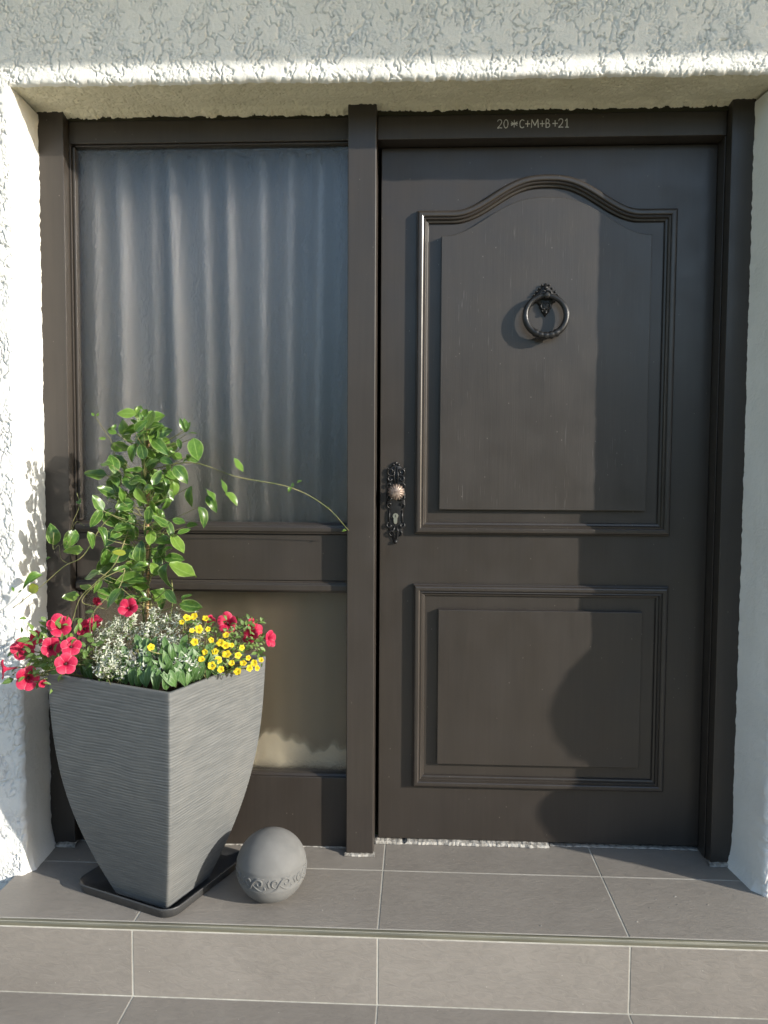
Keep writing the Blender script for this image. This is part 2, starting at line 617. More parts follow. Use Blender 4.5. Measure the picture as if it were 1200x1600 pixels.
def lump_strip(x0, x1, y0, y1, h, step=.004, seed=1):
    n = max(6, int((x1 - x0) / step)); b = len(Vm)
    xs_ = np.linspace(x0, x1, n + 1)
    top = .62 + .55 * fbm(xs_ / .035, xs_ * 0 + seed, 600 + seed) + .25 * (vn(xs_ / .007, xs_ * 0, 620 + seed) - .5)
    gap = sstep(.18, .26, vn(xs_ / .045, xs_ * 0 + 2.5, 640 + seed)) * .85 + .15
    fro = .006 * (fbm(xs_ / .03, xs_ * 0 + 9, 660 + seed) - .5) + .003 * (vn(xs_ / .006, xs_ * 0, 680 + seed) - .5)
    rows = [(0, 0), (.0008, .45), (.0030, .85), (.5, 1), (1, 1)]
    for i in range(n + 1):
        for k, (f, hh) in enumerate(rows):
            y = y0 + f if k < 3 else y0 + (y1 - y0) * f
            Vm.append((float(xs_[i]), float(y + fro[i] * (1 if k < 3 else .3)), float(max(.0012, h * hh * top[i] * gap[i]))))
    for i in range(n):
        for j in range(4):
            a = b + i * 5 + j
            Fm.append((a, a + 5, a + 6, a + 1))


lump_strip(.1395, .655, -.012, .02, .0105, .004, 2)
lump_strip(.66, 1.09, -.001, .02, .0040, .006, 3)
lump_strip(.057, .145, -.092, -.07, .008, .004, 4)
lump_strip(1.088, 1.158, -.094, -.07, .010, .004, 5)
lump_strip(-.815, -.735, -.086, -.06, .012, .004, 6)
lump_strip(-.735, .06, -.046, -.03, .004, .007, 8)
mo = obj('mortar_bedding', fixn(mesh('mortar_bedding', Vm, Fm, M_MORT)), steps)
mo['kind'] = 'stuff'

# little light flecks lying on the tread
Vf, Ff = [], []
rr = random.Random(5)
for k in range(34):
    if k < 9: x, y = rr.gauss(.93, .06), rr.gauss(-.27, .03)
    else: x, y = rr.uniform(-.7, 1.1), rr.uniform(-.42, -.02)
    s = rr.uniform(.0009, .0024)
    sphere(Vf, Ff, (x, y, s * .3), s * rr.uniform(.7, 1.5), s, s * .4, 5, 3)
tag(obj('stone_crumbs', mesh('stone_crumbs', Vf, Ff, M_MORT)), 'tiny pale crumbs scattered on the grey tiled landing', 'crumbs', kind='stuff')

# gravel border left of the landing
me = grid_mesh('gravel_bed', np.array([[(x, y, -.075) for x in (-1.6, LEFT_END)] for y in (YF - .01, YW + .02)], dtype=float), M_GRAV)
tag(obj('gravel_bed', me), kind='structure')
Vg, Fg = [], []
rr = random.Random(9)
for k in range(420):
    x, y = rr.uniform(-1.25, LEFT_END - .008), rr.uniform(YF, YW + .01)
    s = rr.uniform(.004, .010)
    sphere(Vg, Fg, (x, y, -.075 + s * .4 + rr.random() * .006), s * rr.uniform(.8, 1.5), s, s * .7, 6, 4)
tag(obj('gravel', mesh('gravel', Vg, Fg, M_GRAV)), 'buff gravel beside the left end of the landing', 'gravel', kind='stuff')

# ------------------------------------------------------------------ house wall with torn plaster
house = empty('house_wall', (.18, YW, 0), 'white torn-textured plaster house wall around the recessed entrance', 'wall')
RES = 0.0023
RND = 0.014


def rnd_off(d):
    d = np.clip(d, 0, RND)
    return RND - np.sqrt(np.maximum(RND ** 2 - (RND - d) ** 2, 0))


# lintel face
x = np.arange(-1.30, 1.701, RES); vv = np.arange(0, .450, RES * .85)
X, Vv = np.meshgrid(x, vv)
edge = .010 * (fbm(X / .09, X * 0 + 3.3, 301) - .5) + .004 * (vn(X / .012, X * 0, 303) - .5)
inside = sstep(XL - .02, XL + .005, X) * (1 - sstep(XR - .005, XR + .02, X))
Z = ZL + Vv + edge * np.exp(-Vv / .02) * inside
Y = YW - plaster_h(X, Z)  + rnd_off(Vv) * inside
obj('plaster_facing', grid_mesh('plaster_facing', np.stack([X, Y, Z], -1), M_PL), house)
# jamb faces
for side in (-1, 1):
    zz = np.arange(-.02, ZL + .0041, RES); vv = np.arange(0, .25, RES * .85)
    Vv, Z = np.meshgrid(vv, zz)
    xe = XL if side < 0 else XR
    edge = .008 * (fbm(Z / .08, Z * 0 + 1.7, 311 + side) - .5) + .0055 * (vn(Z / .017, Z * 0, 313) - .5)
    X = xe + side * Vv + edge * np.exp(-Vv / .02)
    Y = YW - plaster_h(X, Z)  + rnd_off(Vv)
    obj('plaster_facing', grid_mesh('plaster_facing', np.stack([X, Y, Z], -1), M_PL, side < 0), house)
    # reveal
    ys = np.arange(0, .1751, .0025)
    Yv, Z = np.meshgrid(ys, zz)
    edge = .008 * (fbm(Z / .08, Z * 0 + 1.7, 311 + side) - .5) + .0055 * (vn(Z / .017, Z * 0, 313) - .5)
    tgt = -.8105 if side < 0 else 1.1515
    X = xe + (tgt - xe) * np.clip(Yv / .15, 0, 1) + edge * np.exp(-Yv / .02) - side * reveal_h(Yv + side, Z) * np.clip(Yv / .01, 0, 1)
    # the render was drawn out into a small coved foot at the landing
    X = X - side * .016 * np.exp(-np.maximum(Z, 0) / .030) * np.clip(Yv / .02, 0, 1)
    X = X + side * .004 * (vn(Z / .013, Z * 0, 330) - .5) * sstep(.12, .16, Yv)
    obj('reveal', grid_mesh('reveal', np.stack([X, YW + RND + Yv, Z], -1), M_PL, side > 0), house)
# soffit of the lintel
x = np.arange(-.83, 1.201, RES); ys = np.arange(0, .205, .0025)
X, Yv = np.meshgrid(x, ys)
edge = .010 * (fbm(X / .09, X * 0 + 3.3, 301) - .5) + .004 * (vn(X / .012, X * 0, 303) - .5)
Yw = YW + RND + Yv
zb = np.interp(Yw, [-.23, -.10, -.084, -.050, -.02], [2.097, 2.106, 2.106, 2.099, 2.094])
rag = .009 * (vn(X / .016, X * 0 + .5, 341) - .5) + .004 * (vn(X / .005, X * 0 + .5, 343) - .5)
Z = zb + edge * np.exp(-Yv / .02) - (1.8 * reveal_h(X, Yv + 4) + .95 * plaster_h(X * 1.3, Yv * 2.2 + 4)) * np.clip(Yv / .01, 0, 1) + rag * sstep(-.085, -.055, Yw)
obj('soffit', grid_mesh('soffit', np.stack([X, Yw, Z], -1), M_PLC), house)
# plain rest of the wall
rest = []
box('wall_core', -4.5, -.82, YW + .012, .03, -.366, 2.9, M_PL, house, 0)
box('wall_core', 1.185, 5.0, YW + .012, .03, -.366, 2.9, M_PL, house, 0)
box('wall_core', -.82, 1.185, YW + .012, .03, 2.135, 2.9, M_PL, house, 0)
box('wall_core', -4.5, -1.049, YW, YW + .011, -.366, ZL - .001, M_PL, house, 0)
box('wall_core', -4.5, -1.298, YW, YW + .011, ZL + .001, 2.9, M_PL, house, 0)
box('wall_core', 1.416, 5.0, YW, YW + .011, -.366, ZL - .001, M_PL, house, 0)
box('wall_core', 1.698, 5.0, YW, YW + .011, ZL + .001, 2.9, M_PL, house, 0)
box('wall_core', -1.298, 1.698, YW, YW + .011, 2.542, 2.9, M_PL, house, 0)
box('plinth', -1.30, -.80, YW + .001, YW + .011, -.366, -.021, M_PL, house, 0)
# roof overhang above the picture (its edge throws the shade on the top of the wall)
OV = 1.05
ze = 2.152 + .70 * OV
box('roof_overhang', -4.6, 5.1, YW - OV, YW - .002, ze, ze + .10, M_EAVE, house, .003)
box('gutter_board', -4.6, 5.1, YW - OV - .022, YW - OV - .001, ze + .002, ze + .16, M_EAVE, house, .003)

# hall behind the glass
hv = [(-1.6, .05, -.01), (1.5, .05, -.01), (1.5, 2.6, -.01), (-1.6, 2.6, -.01), (-1.6, .05, 2.4), (1.5, .05, 2.4), (1.5, 2.6, 2.4), (-1.6, 2.6, 2.4)]
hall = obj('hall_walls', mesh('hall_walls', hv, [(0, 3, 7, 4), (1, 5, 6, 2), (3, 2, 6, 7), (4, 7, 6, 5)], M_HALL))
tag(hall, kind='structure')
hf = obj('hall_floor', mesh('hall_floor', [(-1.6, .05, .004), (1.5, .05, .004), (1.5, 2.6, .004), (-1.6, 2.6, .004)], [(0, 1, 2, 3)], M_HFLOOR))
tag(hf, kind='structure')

# ------------------------------------------------------------------ door frame and side light
FX = .0605
frame = empty('door_frame', (.10, -.05, 0), 'dark brown painted timber door frame with a frosted glass side light', 'door frame')
box('post', -.815, -.740, -.073, .03, 0.001, 2.13, M_WOOD, frame, .002)
box('mullion', FX, .1391, -.082, .03, 0.001, 2.13, M_WOOD, frame, .0025)
box('post', 1.0935, 1.156, -.082, .03, 0.001, 2.13, M_WOOD, frame, .0025)
# groove strip on the inner cheek of the hinge post
box('rebate_strip', 1.0895, 1.0925, -.046, .028, 0.002, 2.026, M_WOOD, frame, .0008)
box('head', .1398, 1.0928, -.050, .03, 2.0265, 2.13, M_WOOD, frame, .002)
box('head', -.7393, FX - .0007, -.040, .03, 2.0305, 2.13, M_WOOD, frame, .002)
M_SEAL = Mat('mossy_seal', (.028, .027, .017), .9, .2).m
box('joint_seal', .1400, 1.0926, -.0535, -.0506, 2.0895, 2.112, M_SEAL, frame, 0)
box('joint_seal', -.7390, FX - .001, -.0440, -.0405, 2.0915, 2.112, M_SEAL, frame, 0)
box('head_bead', -.7243, FX - .0007, -.032, -.010, 2.0252, 2.0298, M_WOOD, frame, .0015)
box('side_stile', -.7393, -.7345, -.040, .03, .215, 2.0298, M_WOOD, frame, .001)
box('glazing_bead', -.7338, -.7250, -.034, -.010, .959, 2.0246, M_WOOD, frame, .003)
box('glazing_bead', -.7338, -.7250, -.034, -.010, .222, .7525, M_WOOD, frame, .003)
box('rail', -.7393, FX - .0007, -.040, .03, .790, .9235, M_WOOD, frame, .001)
prism_x('rail_moulding', [(.02, .957), (-.028, .957), (-.044, .9515), (-.050, .9500), (-.0505, .947), (-.0545, .946), (-.0555, .943), (-.0555, .934), (-.0535, .9315), (-.0500, .931), (-.0490, .9265), (-.0440, .9245), (.02, .9245)], -.7338, FX - .0007, M_WOOD, frame)
prism_x('rail_moulding', [(.02, .7885), (-.041, .7885), (-.0440, .785), (-.0500, .7840), (-.0505, .781), (-.0550, .780), (-.0555, .777), (-.0555, .764), (-.0530, .7605), (-.0470, .760), (-.0460, .7555), (-.0380, .754), (.02, .754)], -.7338, FX - .0007, M_WOOD, frame)
box('bottom_rail', -.7393, FX - .0007, -.040, .03, .002, .2105, M_WOOD, frame, .002)
prism_x('bottom_bead', [(.02, .2195), (-.022, .2195), (-.030, .2170), (-.034, .2112), (.02, .2112)], -.7338, FX - .0007, M_WOOD, frame)
for z0, z1, lab, gm in ((.940, 2.038, 'large frosted upper pane', M_GLASS), (.212, .775, 'frosted lower pane behind the planter', M_GLASS2)):
    g = box('pane', -.7345, FX - .001, -.0165, -.0105, z0, z1, gm, frame, 0)
    g['label'] = lab

# chalk blessing on the head, written as strokes
GL = {
    '2': [[(0, .78), (.12, .95), (.4, 1), (.7, .93), (.78, .72), (.6, .45), (.3, .2), (0, 0), (.45, .03), (.85, 0)]],
    '0': [[(.4, 1), (.12, .85), (0, .5), (.1, .15), (.4, 0), (.7, .15), (.8, .5), (.7, .85), (.4, 1)]],
    '1': [[(.1, .75), (.45, 1), (.45, 0)], [(.1, 0), (.8, 0)]],
    '*': [[(.5, .08), (.5, .92)], [(.05, .3), (.95, .7)], [(.05, .72), (.95, .28)], [(0, .5), (1, .5)]],
    'C': [[(.85, .85), (.5, .95), (.15, .8), (.02, .5), (.12, .15), (.45, 0), (.85, .1)]],
    '+': [[(.5, .12), (.5, .82)], [(.02, .46), (.98, .46)]],
    'M': [[(0, 0), (.06, .95), (.5, .25), (.92, .97), (1, 0)]],
    'B': [[(.05, 0), (.05, .95), (.5, .93), (.68, .75), (.5, .54), (.05, .5), (.6, .48), (.85, .26), (.6, .03), (.05, 0)]],
}
Vc, Fc = [], []
rr = random.Random(11)
for ch, a, b in (('2', 225, 272), ('0', 282, 328), ('*', 345, 405), ('C', 425, 470), ('+', 475, 517), ('M', 530, 592), ('+', 607, 647), ('B', 660, 702), ('+', 720, 766), ('2', 775, 822), ('1', 830, 874)):
    k = .00182 / 6
    xa, xb = .4702 + (a - 222) * k, .4702 + (b - 222) * k
    hz = .0225 if ch in '0*CMB2+' else .0225
    for st in GL[ch]:
        pts = []
        for (u, w) in st:
            pts.append((xa + u * (xb - xa) + rr.uniform(-.0002, .0002), -.0508, 2.0530 + w * hz + rr.uniform(-.0002, .0002)))
        pts = catmull(pts, 4) if len(pts) > 5 and ch in '20CB' else [Vector(q) for q in pts]
        for q0, q1 in zip(pts[:-1], pts[1:]):
            d = (q1 - q0)
            if d.length < 1e-6: continue
            d.normalize()
            w0 = rr.uniform(.0007, .0012)
            s = Vector((-d.z, 0, d.x)) * w0
            e = d * .0004
            bI = len(Vc)
            Vc += [q0 - e + s, q0 - e - s, q1 + e - s, q1 + e + s]
            Vc += [w + Vector((0, .0012, 0)) for w in Vc[bI:bI + 4]]
            Fc += [(bI, bI + 1, bI + 2, bI + 3), (bI, bI + 4, bI + 5, bI + 1), (bI + 1, bI + 5, bI + 6, bI + 2), (bI + 2, bI + 6, bI + 7, bI + 3), (bI + 3, bI + 7, bI + 4, bI)]
ci = obj('chalk_inscription', mesh('chalk_inscription', Vc, Fc, M_CHALK), frame)
ci['label'] = 'white chalk writing 20*C+M+B+21 on the door head'

# curtain behind the side light
RIDGE = [-.92, -.83] + [at(q, 300, .05).x for q in (150, 187, 240, 268, 325, 362, 413, 455, 500, 548)] + [.16, .24]
nx, nz = 320, 60
P = np.zeros((nz, nx, 3))
for j in range(nz):
    z = .06 + (2.05 - .06) * j / (nz - 1)
    for i in range(nx):
        x = -.80 + .90 * i / (nx - 1)
        ph = float(np.interp(x, RIDGE, range(len(RIDGE)))) + .08 * math.sin(z * 2.2 + x * 9)
        amp = .026 + .030 * (z / 2.05)
        P[j, i] = (x, .040 + .020 * (1 - z / 2.05) + amp * (1 - abs(math.cos(math.pi * ph)) ** 1.7) + .003 * math.sin(23 * x + z), z)
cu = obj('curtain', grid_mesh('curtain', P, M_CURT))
tag(cu, 'pale pleated curtain hanging behind the frosted side light', 'curtain')

# beige net across the lower pane
P = np.zeros((20, 160, 3))
for j in range(20):
    for i in range(160):
        x = -.735 + .79 * i / 159; z = .10 + .69 * j / 19
        P[j, i] = (x, .031 + .003 * math.sin(x * 29 + .8 * math.sin(z * 6)) + .0015 * math.sin(x * 83), z)
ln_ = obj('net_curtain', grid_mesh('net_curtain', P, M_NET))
tag(ln_, 'beige net curtain behind the lower frosted pane', 'curtain')
# rumpled pale cloth lying along the inside of the lower pane
nx, nz = 140, 16
P = np.zeros((nz, nx, 3))
for i in range(nx):
    x = -.735 + .79 * i / (nx - 1)
    top = .262 + .085 * max(0, min(1, (.06 - x) / .45)) + .012 * math.sin(x * 31) + .008 * math.sin(x * 67 + 1) + .006 * math.sin(x * 151)
    for j in range(nz):
        a = math.pi * j / (nz - 1)
        P[j, i] = (x, .016 - .018 * math.sin(a) * (1 + .25 * math.sin(x * 45 + j)) + .03 * (1 - math.cos(a)) * .5, .10 + (top - .10) * (1 - math.cos(a)) * .5)
P[..., 1] = np.minimum(np.maximum(P[..., 1], -.008), .022)
rc = obj('draught_cloth', grid_mesh('draught_cloth', P, M_CLOTH))
tag(rc, 'rumpled pale cloth along the bottom behind the lower frosted pane', 'cloth')

# ------------------------------------------------------------------ front door
door = empty('front_door', (.62, .02, 0.012), 'dark brown panelled front door with ring knocker and ornate handle', 'door')
box('door_leaf', .1490, 1.0890, 0.0, .045, .0135, 2.0240, M_DOOR, door, .002)


def arch(x, xc, hw, A):
    u = min(abs(x - xc) / hw, 1.0)
    return A * math.cos(math.pi / 2 * u ** 1.25) ** 2


def outline(x0, x1, z0, zt, xc=None, hw=0, A=0):
    P = [(x0, z0), (x1, z0), (x1, zt)]
    if A:
        n = 48
        P += [(xc + hw * (1 - 2 * i / n), zt + arch(xc + hw * (1 - 2 * i / n), xc, hw, A)) for i in range(n + 1)]
    P.append((x0, zt))
    return P


def moulding(name, path, prof, y0, mat, parent):
    n = len(path); V, Fc = [], []
    for i in range(n):
        a, b, c = Vector(path[i - 1]), Vector(path[i]), Vector(path[(i + 1) % n])
        d1, d2 = (b - a).normalized(), (c - b).normalized()
        n1, n2 = Vector((-d1.y, d1.x)), Vector((-d2.y, d2.x))
        mvec = (n1 + n2) / (1 + n1.dot(n2))
        for (d, h) in prof:
            q = b + mvec * d
            V.append((q.x, y0 - h, q.y))
    k = len(prof)
    for i in range(n):
        j = (i + 1) % n
        for t in range(k - 1):
            Fc.append((i * k + t, j * k + t, j * k + t + 1, i * k + t + 1))
    return obj(name, fixn(mesh(name, V, Fc, mat)), parent)


def raised(name, path, depth, y0, mat, parent, bev=.0018):
    n = len(path)
    rings = [(0, .0), (0, depth - bev), (bev * .35, depth - bev * .3), (bev, depth)]
    V, Fc = [], []
    for (ins, h) in rings:
        for i in range(n):
            a, b, c = Vector(path[i - 1]), Vector(path[i]), Vector(path[(i + 1) % n])
            d1, d2 = (b - a).normalized(), (c - b).normalized()
            n1, n2 = Vector((-d1.y, d1.x)), Vector((-d2.y, d2.x))
            q = b + (n1 + n2) / (1 + n1.dot(n2)) * ins
            V.append((q.x, y0 - h, q.y))
    for r in range(3):
        for i in range(n):
            j = (i + 1) % n
            Fc.append((r * n + i, r * n + j, (r + 1) * n + j, (r + 1) * n + i))
    Fc.append(tuple(3 * n + i for i in range(n)))
    return obj(name, fixn(mesh(name, V, Fc, mat)), parent)


PROF = [(0, -.001), (0, .0085), (.0012, .0105), (.0030, .0112), (.0032, .0145), (.0044, .0180), (.0066, .0205), (.0100, .0215), (.0165, .0215), (.0190, .0200), (.0200, .0172),
        (.0212, .0150), (.0228, .0152), (.0246, .0158), (.0262, .0140), (.0272, .0108), (.0285, .0085), (.0310, .0080), (.0332, .0072), (.0348, .0045), (.0352, -.001)]
XC = .6165
up_path = outline(.2500, .9805, .9255, 1.8455, XC, .262, .097)
lo_path = outline(.2480, .9815, .1765, .7800)
moulding('moulding', up_path, PROF, 0, M_DOOR, door)
moulding('moulding', lo_path, PROF, 0, M_DOOR, door)
raised('raised_panel', outline(.3210, .9085, .9975, 1.7725, .6160, .285, .105), .018, 0, M_PANEL, door)
raised('raised_panel', outline(.3215, .9070, .2490, .7060), .018, 0, M_DOOR, door)

# --- knocker
KX, KZ, KY = .6145, 1.592, -.018
V, Fc = [], []
outl = []
for (u, w) in [(0, .047), (.006, .041), (.011, .036), (.016, .030), (.021, .024), (.027, .018), (.033, .011), (.036, .004), (.031, -.003), (.024, -.008), (.020, -.013), (.016, -.017), (.014, -.024), (.010, -.032), (.006, -.040), (0, -.0475)]:
    outl.append((u, w))
full = outl + [(-u, w) for u, w in outl[-2:0:-1]]
n = len(full)
for (s, h) in ((1.0, -.002), (1.0, .004), (.86, .0075), (.45, .0095)):
    for (u, w) in full: V.append((KX + u * s, KY - h, KZ + w * s))
for r in range(3):
    for i in range(n):
        j = (i + 1) % n
        Fc.append((r * n + i, r * n + j, (r + 1) * n + j, (r + 1) * n + i))
Fc.append(tuple(3 * n + i for i in range(n)))
# pearl edge and bosses
for (u, w) in [(.010, .040), (.018, .031), (.026, .022), (.033, .013), (-.010, .040), (-.018, .031), (-.026, .022), (-.033, .013), (.026, -.006), (-.026, -.006), (.015, -.020), (-.015, -.020), (.009, -.032), (-.009, -.032)]:
    sphere(V, Fc, (KX + u, KY - .006, KZ + w), .0034, .004, .0034, 8, 5)
sphere(V, Fc, (KX, KY - .009, KZ + .032), .0055, .005, .006, 10, 6)
sphere(V, Fc, (KX, KY - .009, KZ - .037), .0050, .006, .0052, 10, 6)
for sgn in (-1, 1):
    pts = [(KX + sgn * (.006 + .010 * math.sin(a)), KY - .0095, KZ + .014 + .010 * math.cos(a)) for a in np.linspace(-.5, 4.2, 12)]
    tube(V, Fc, pts, .0022, 6)
    pts = [(KX + sgn * (.006 + .007 * math.sin(a)), KY - .0095, KZ - .018 - .009 * math.cos(a)) for a in np.linspace(-.5, 4.2, 12)]
    tube(V, Fc, pts, .0020, 6)
knk = obj('door_knocker', fixn(mesh('door_knocker', V, Fc, M_IRON, True)), door)
V, Fc = [], []
# hinge boss
prof = [(.010, 0), (.010, .018), (.0085, .024), (.005, .027), (.0001, .0275)]
N = 8
b0 = len(V)
for (rad, h) in prof:
    for i in range(N):
        a = 2 * math.pi * (i + .5) / N
        V.append((KX + rad * .95 * math.cos(a), KY - .006 - h, KZ + .008 + rad * 1.05 * math.sin(a)))
for r in range(len(prof) - 1):
    for i in range(N):
        j = (i + 1) % N
        Fc.append((b0 + r * N + i, b0 + r * N + j, b0 + (r + 1) * N + j, b0 + (r + 1) * N + i))
obj('boss', fixn(mesh('boss', V, Fc, M_IRON)), knk)
V, Fc = [], []
pts, rs = [], []
for i in range(73):
    a = 2 * math.pi * i / 72
    x = .0570 * math.sin(a); z = .0560 * math.cos(a)
    y = -.030 - .008 * (1 - math.cos(a)) * .5
    pts.append((KX - .001 + x, KY + y + .010, KZ - .048 + z))
    w = .0076 + .0022 * (1 - math.cos(a)) / 2
    near = abs(((i - 36)))
    if near < 9: w *= 1.05 + .16 * math.cos(near * 2.1)
    rs.append(w)
tube(V, Fc, pts, rs, 10, False)
obj('ring', fixn(mesh('ring', V, Fc, M_IRON, True)), knk)

# --- handle plate: cast scroll work, knob and lock cylinder
HX, HZ = .1960, 1.014
V, Fc = [], []
half = [(0, .1195), (.004, .1185), (.0075, .113), (.013, .108), (.017, .104), (.022, .099), (.0275, .092), (.026, .086), (.022, .082), (.0265, .076), (.028, .068), (.024, .062), (.027, .056),
        (.025, .048), (.026, .036), (.029, .024), (.026, .010), (.029, .000), (.027, -.010), (.021, -.016), (.0215, -.030), (.0215, -.056), (.0285, -.063), (.026, -.069), (.021, -.072), (.020, -.084), (.015, -.096), (.010, -.102), (.008, -.110), (.004, -.1175), (0, -.119)]
full = half + [(-u, w) for u, w in half[-2:0:-1]]
n = len(full)
for (s, t, h) in ((1.0, 1.0, -.001), (1.0, 1.0, .0025), (.88, .97, .0045), (.5, .9, .0055)):
    for (u, w) in full: V.append((HX + u * s, -h, HZ + w * t))
for r in range(3):
    for i in range(n):
        j = (i + 1) % n
        Fc.append((r * n + i, r * n + j, (r + 1) * n + j, (r + 1) * n + i))
Fc.append(tuple(3 * n + i for i in range(n)))


def scroll(cx, cz, r0, r1, a0, a1, w, sgn, dy=-.006):
    pts = []
    for k in range(14):
        t = k / 13; a = a0 + (a1 - a0) * t; r_ = r0 + (r1 - r0) * t
        pts.append((HX + sgn * (cx + r_ * math.cos(a)), dy - .002 * math.sin(math.pi * t), HZ + cz + r_ * math.sin(a)))
    tube(V, Fc, pts, [w * (.55 + .45 * math.sin(math.pi * (k + 1) / 15)) for k in range(14)], 6)


for sg in (-1, 1):
    scroll(.015, .092, .011, .003, -1.2, 4.6, .0030, sg)
    scroll(.016, .071, .010, .003, 2.4, -3.6, .0028, sg)
    scroll(.019, .052, .008, .002, -1.0, 4.0, .0026, sg)
    scroll(.017, .016, .010, .003, 1.5, -4.0, .0028, sg)
    scroll(.018, -.005, .009, .002, -1.5, 4.0, .0028, sg)
    scroll(.018, -.064, .009, .003, 1.2, -4.2, .0026, sg)
    scroll(.011, -.086, .009, .003, -1.6, 3.6, .0024, sg)
    tube(V, Fc, [(HX + sg * .0185, -.005, HZ - .020), (HX + sg * .0185, -.006, HZ - .040), (HX + sg * .019, -.005, HZ - .058)], .0022, 6)
    tube(V, Fc, [(HX + sg * .003, -.006, HZ + .106), (HX + sg * .006, -.008, HZ + .080), (HX + sg * .004, -.006, HZ + .058)], .0022, 6)
    tube(V, Fc, [(HX + sg * .002, -.006, HZ - .066), (HX + sg * .007, -.008, HZ - .080), (HX + sg * .002, -.006, HZ - .104)], .0022, 6)
    sphere(V, Fc, (HX + sg * .0075, -.005, HZ + .112), .0042, .004, .0042, 8, 5)
    sphere(V, Fc, (HX + sg * .0235, -.005, HZ + .100), .0032, .003, .0032, 8, 5)
    sphere(V, Fc, (HX + sg * .0260, -.005, HZ - .066), .0030, .003, .0030, 8, 5)
sphere(V, Fc, (HX, -.005, HZ + .1165), .0050, .005, .0052, 8, 5)
sphere(V, Fc, (HX, -.006, HZ - .112), .0060, .006, .0065, 10, 6)
hp = obj('handle_plate', fixn(mesh('handle_plate', V, Fc, M_IRON, True)), door)
# knob: fluted dome on a neck
V, Fc = [], []
prof = [(.0001, -.020), (.013, -.020), (.0105, -.026), (.0105, -.036), (.016, -.040), (.0215, -.046), (.0228, -.052), (.0215, -.058), (.0175, -.0635), (.0110, -.0670), (.0045, -.0682), (.0001, -.0684)]
N = 64
kz = 1.0475
for (rad, y) in prof:
    for i in range(N):
        a = 2 * math.pi * i / N
        fl = 1 + (  .075 * math.cos(a * 16 + (y + .05) * 55) if y < -.043 and rad > .003 else 0)
        V.append((HX + .002 + rad * fl * math.cos(a), y + .014, kz + rad * fl * math.sin(a)))
for r in range(len(prof) - 1):
    for i in range(N):
        j = (i + 1) % N
        Fc.append((r * N + i, r * N + j, (r + 1) * N + j, (r + 1) * N + i))
kn = obj('knob', fixn(mesh('knob', V, Fc, M_COP, True)), hp)
kn['label'] = 'fluted copper coloured knob'
# euro cylinder
V, Fc = [], []
pr = [(.0083 * math.cos(a), .0083 * math.sin(a)) for a in np.linspace(-.85, math.pi + .85, 18)]
pr += [(-.0050, -.019), (-.003, -.0225), (0, -.0235), (.003, -.0225), (.0050, -.019)]
pr = [(q[0], q[1]) for q in pr]
n = len(pr)
for (s, y) in ((1, -.003), (1, -.0085), (.93, -.0095)):
    for (u, w) in pr: V.append((HX - .0008 + u * s, y, HZ - .037 + w * s))
for r in range(2):
    for i in range(n):
        j = (i + 1) % n
        Fc.append((r * n + i, r * n + j, (r + 1) * n + j, (r + 1) * n + i))
Fc.append(tuple(2 * n + i for i in range(n)))
lc = obj('lock_cylinder', fixn(mesh('lock_cylinder', V, Fc, M_LOCK)), hp)
box('keyhole', HX - .0018, HX + .0004, -.0101, -.0090, HZ - .0405, HZ - .0330, M_BLACK, hp, 0)

# ------------------------------------------------------------------ planter, tray, ball
PC = Vector((-.404, -.284, 0)); PA = 1.1778; PH = .600; PZ = .010
cA, sA = math.cos(PA), math.sin(PA)


def pot_pt(u, w, z): return Vector((PC.x + cA * u - sA * w, PC.y + sA * u + cA * w, z))


zt = [0, .08, .16, .25, .36, .47, .60]; st_ = [.172, .228, .279, .324, .359, .380, .391]


def pot_side(z):
    # smooth monotone curve through the table
    c = np.polyfit(zt, st_, 4)
    return float(np.polyval(c, z))


def ring_uv(s, rad, per=36, cs=4):
    h = s / 2; pts = []
    for k in range(4):
        a0 = math.pi / 2 * k - math.pi / 2   # corners: (+,-) first
        cx, cy = [(1, -1), (1, 1), (-1, 1), (-1, -1)][k]
        nx_, ny_ = [(1, 1), (-1, 1), (-1, -1), (1, -1)][k]
        for q in range(cs + 1):
            a = a0 + math.pi / 2 * q / cs
            pts.append((cx * (h - rad) + rad * math.cos(a), cy * (h - rad) + rad * math.sin(a), a))
        e0 = pts[-1]; ncx, ncy = nx_, ny_
        a1 = a0 + math.pi / 2
        sx, sy = ncx * (h - rad) + rad * math.cos(a1), ncy * (h - rad) + rad * math.sin(a1)
        for q in range(1, per):
            t = q / per
            pts.append((e0[0] + (sx - e0[0]) * t, e0[1] + (sy - e0[1]) * t, a1))
    return pts


rows = np.arange(PZ + .001, PH, .0017)
pl_ = []
for z in rows:
    ru = ring_uv(pot_side(z - PZ), .006)
    arr = np.array(ru)
    per_c = np.arange(len(arr)) / len(arr) * 4 * .33
    sd = (np.arange(len(arr)) / (len(arr) / 4)).astype(int)
    wav = .006 * (vn(per_c / .07, np.full(len(arr), z / .10), 500) - .5) + .003 * (vn(per_c / .02, np.full(len(arr), z / .03), 503) - .5)
    ph = (z + wav) / .0074
    kk = np.floor(ph)
    ampn = .35 + .9 * vn(per_c / .055, kk * 7.7, 511)
    fr = ph - kk
    fade = min(1, (PH - .010 - z) / .01) if z > PH - .02 else 1
    disp = -.0010 * ampn * np.exp(-((fr - .5) / .22) ** 2) * max(fade, 0)
    pl_.append(np.stack([arr[:, 0] + disp * np.cos(arr[:, 2]), arr[:, 1] + disp * np.sin(arr[:, 2]), np.full(len(arr), z)], -1))
A3 = np.array(pl_)
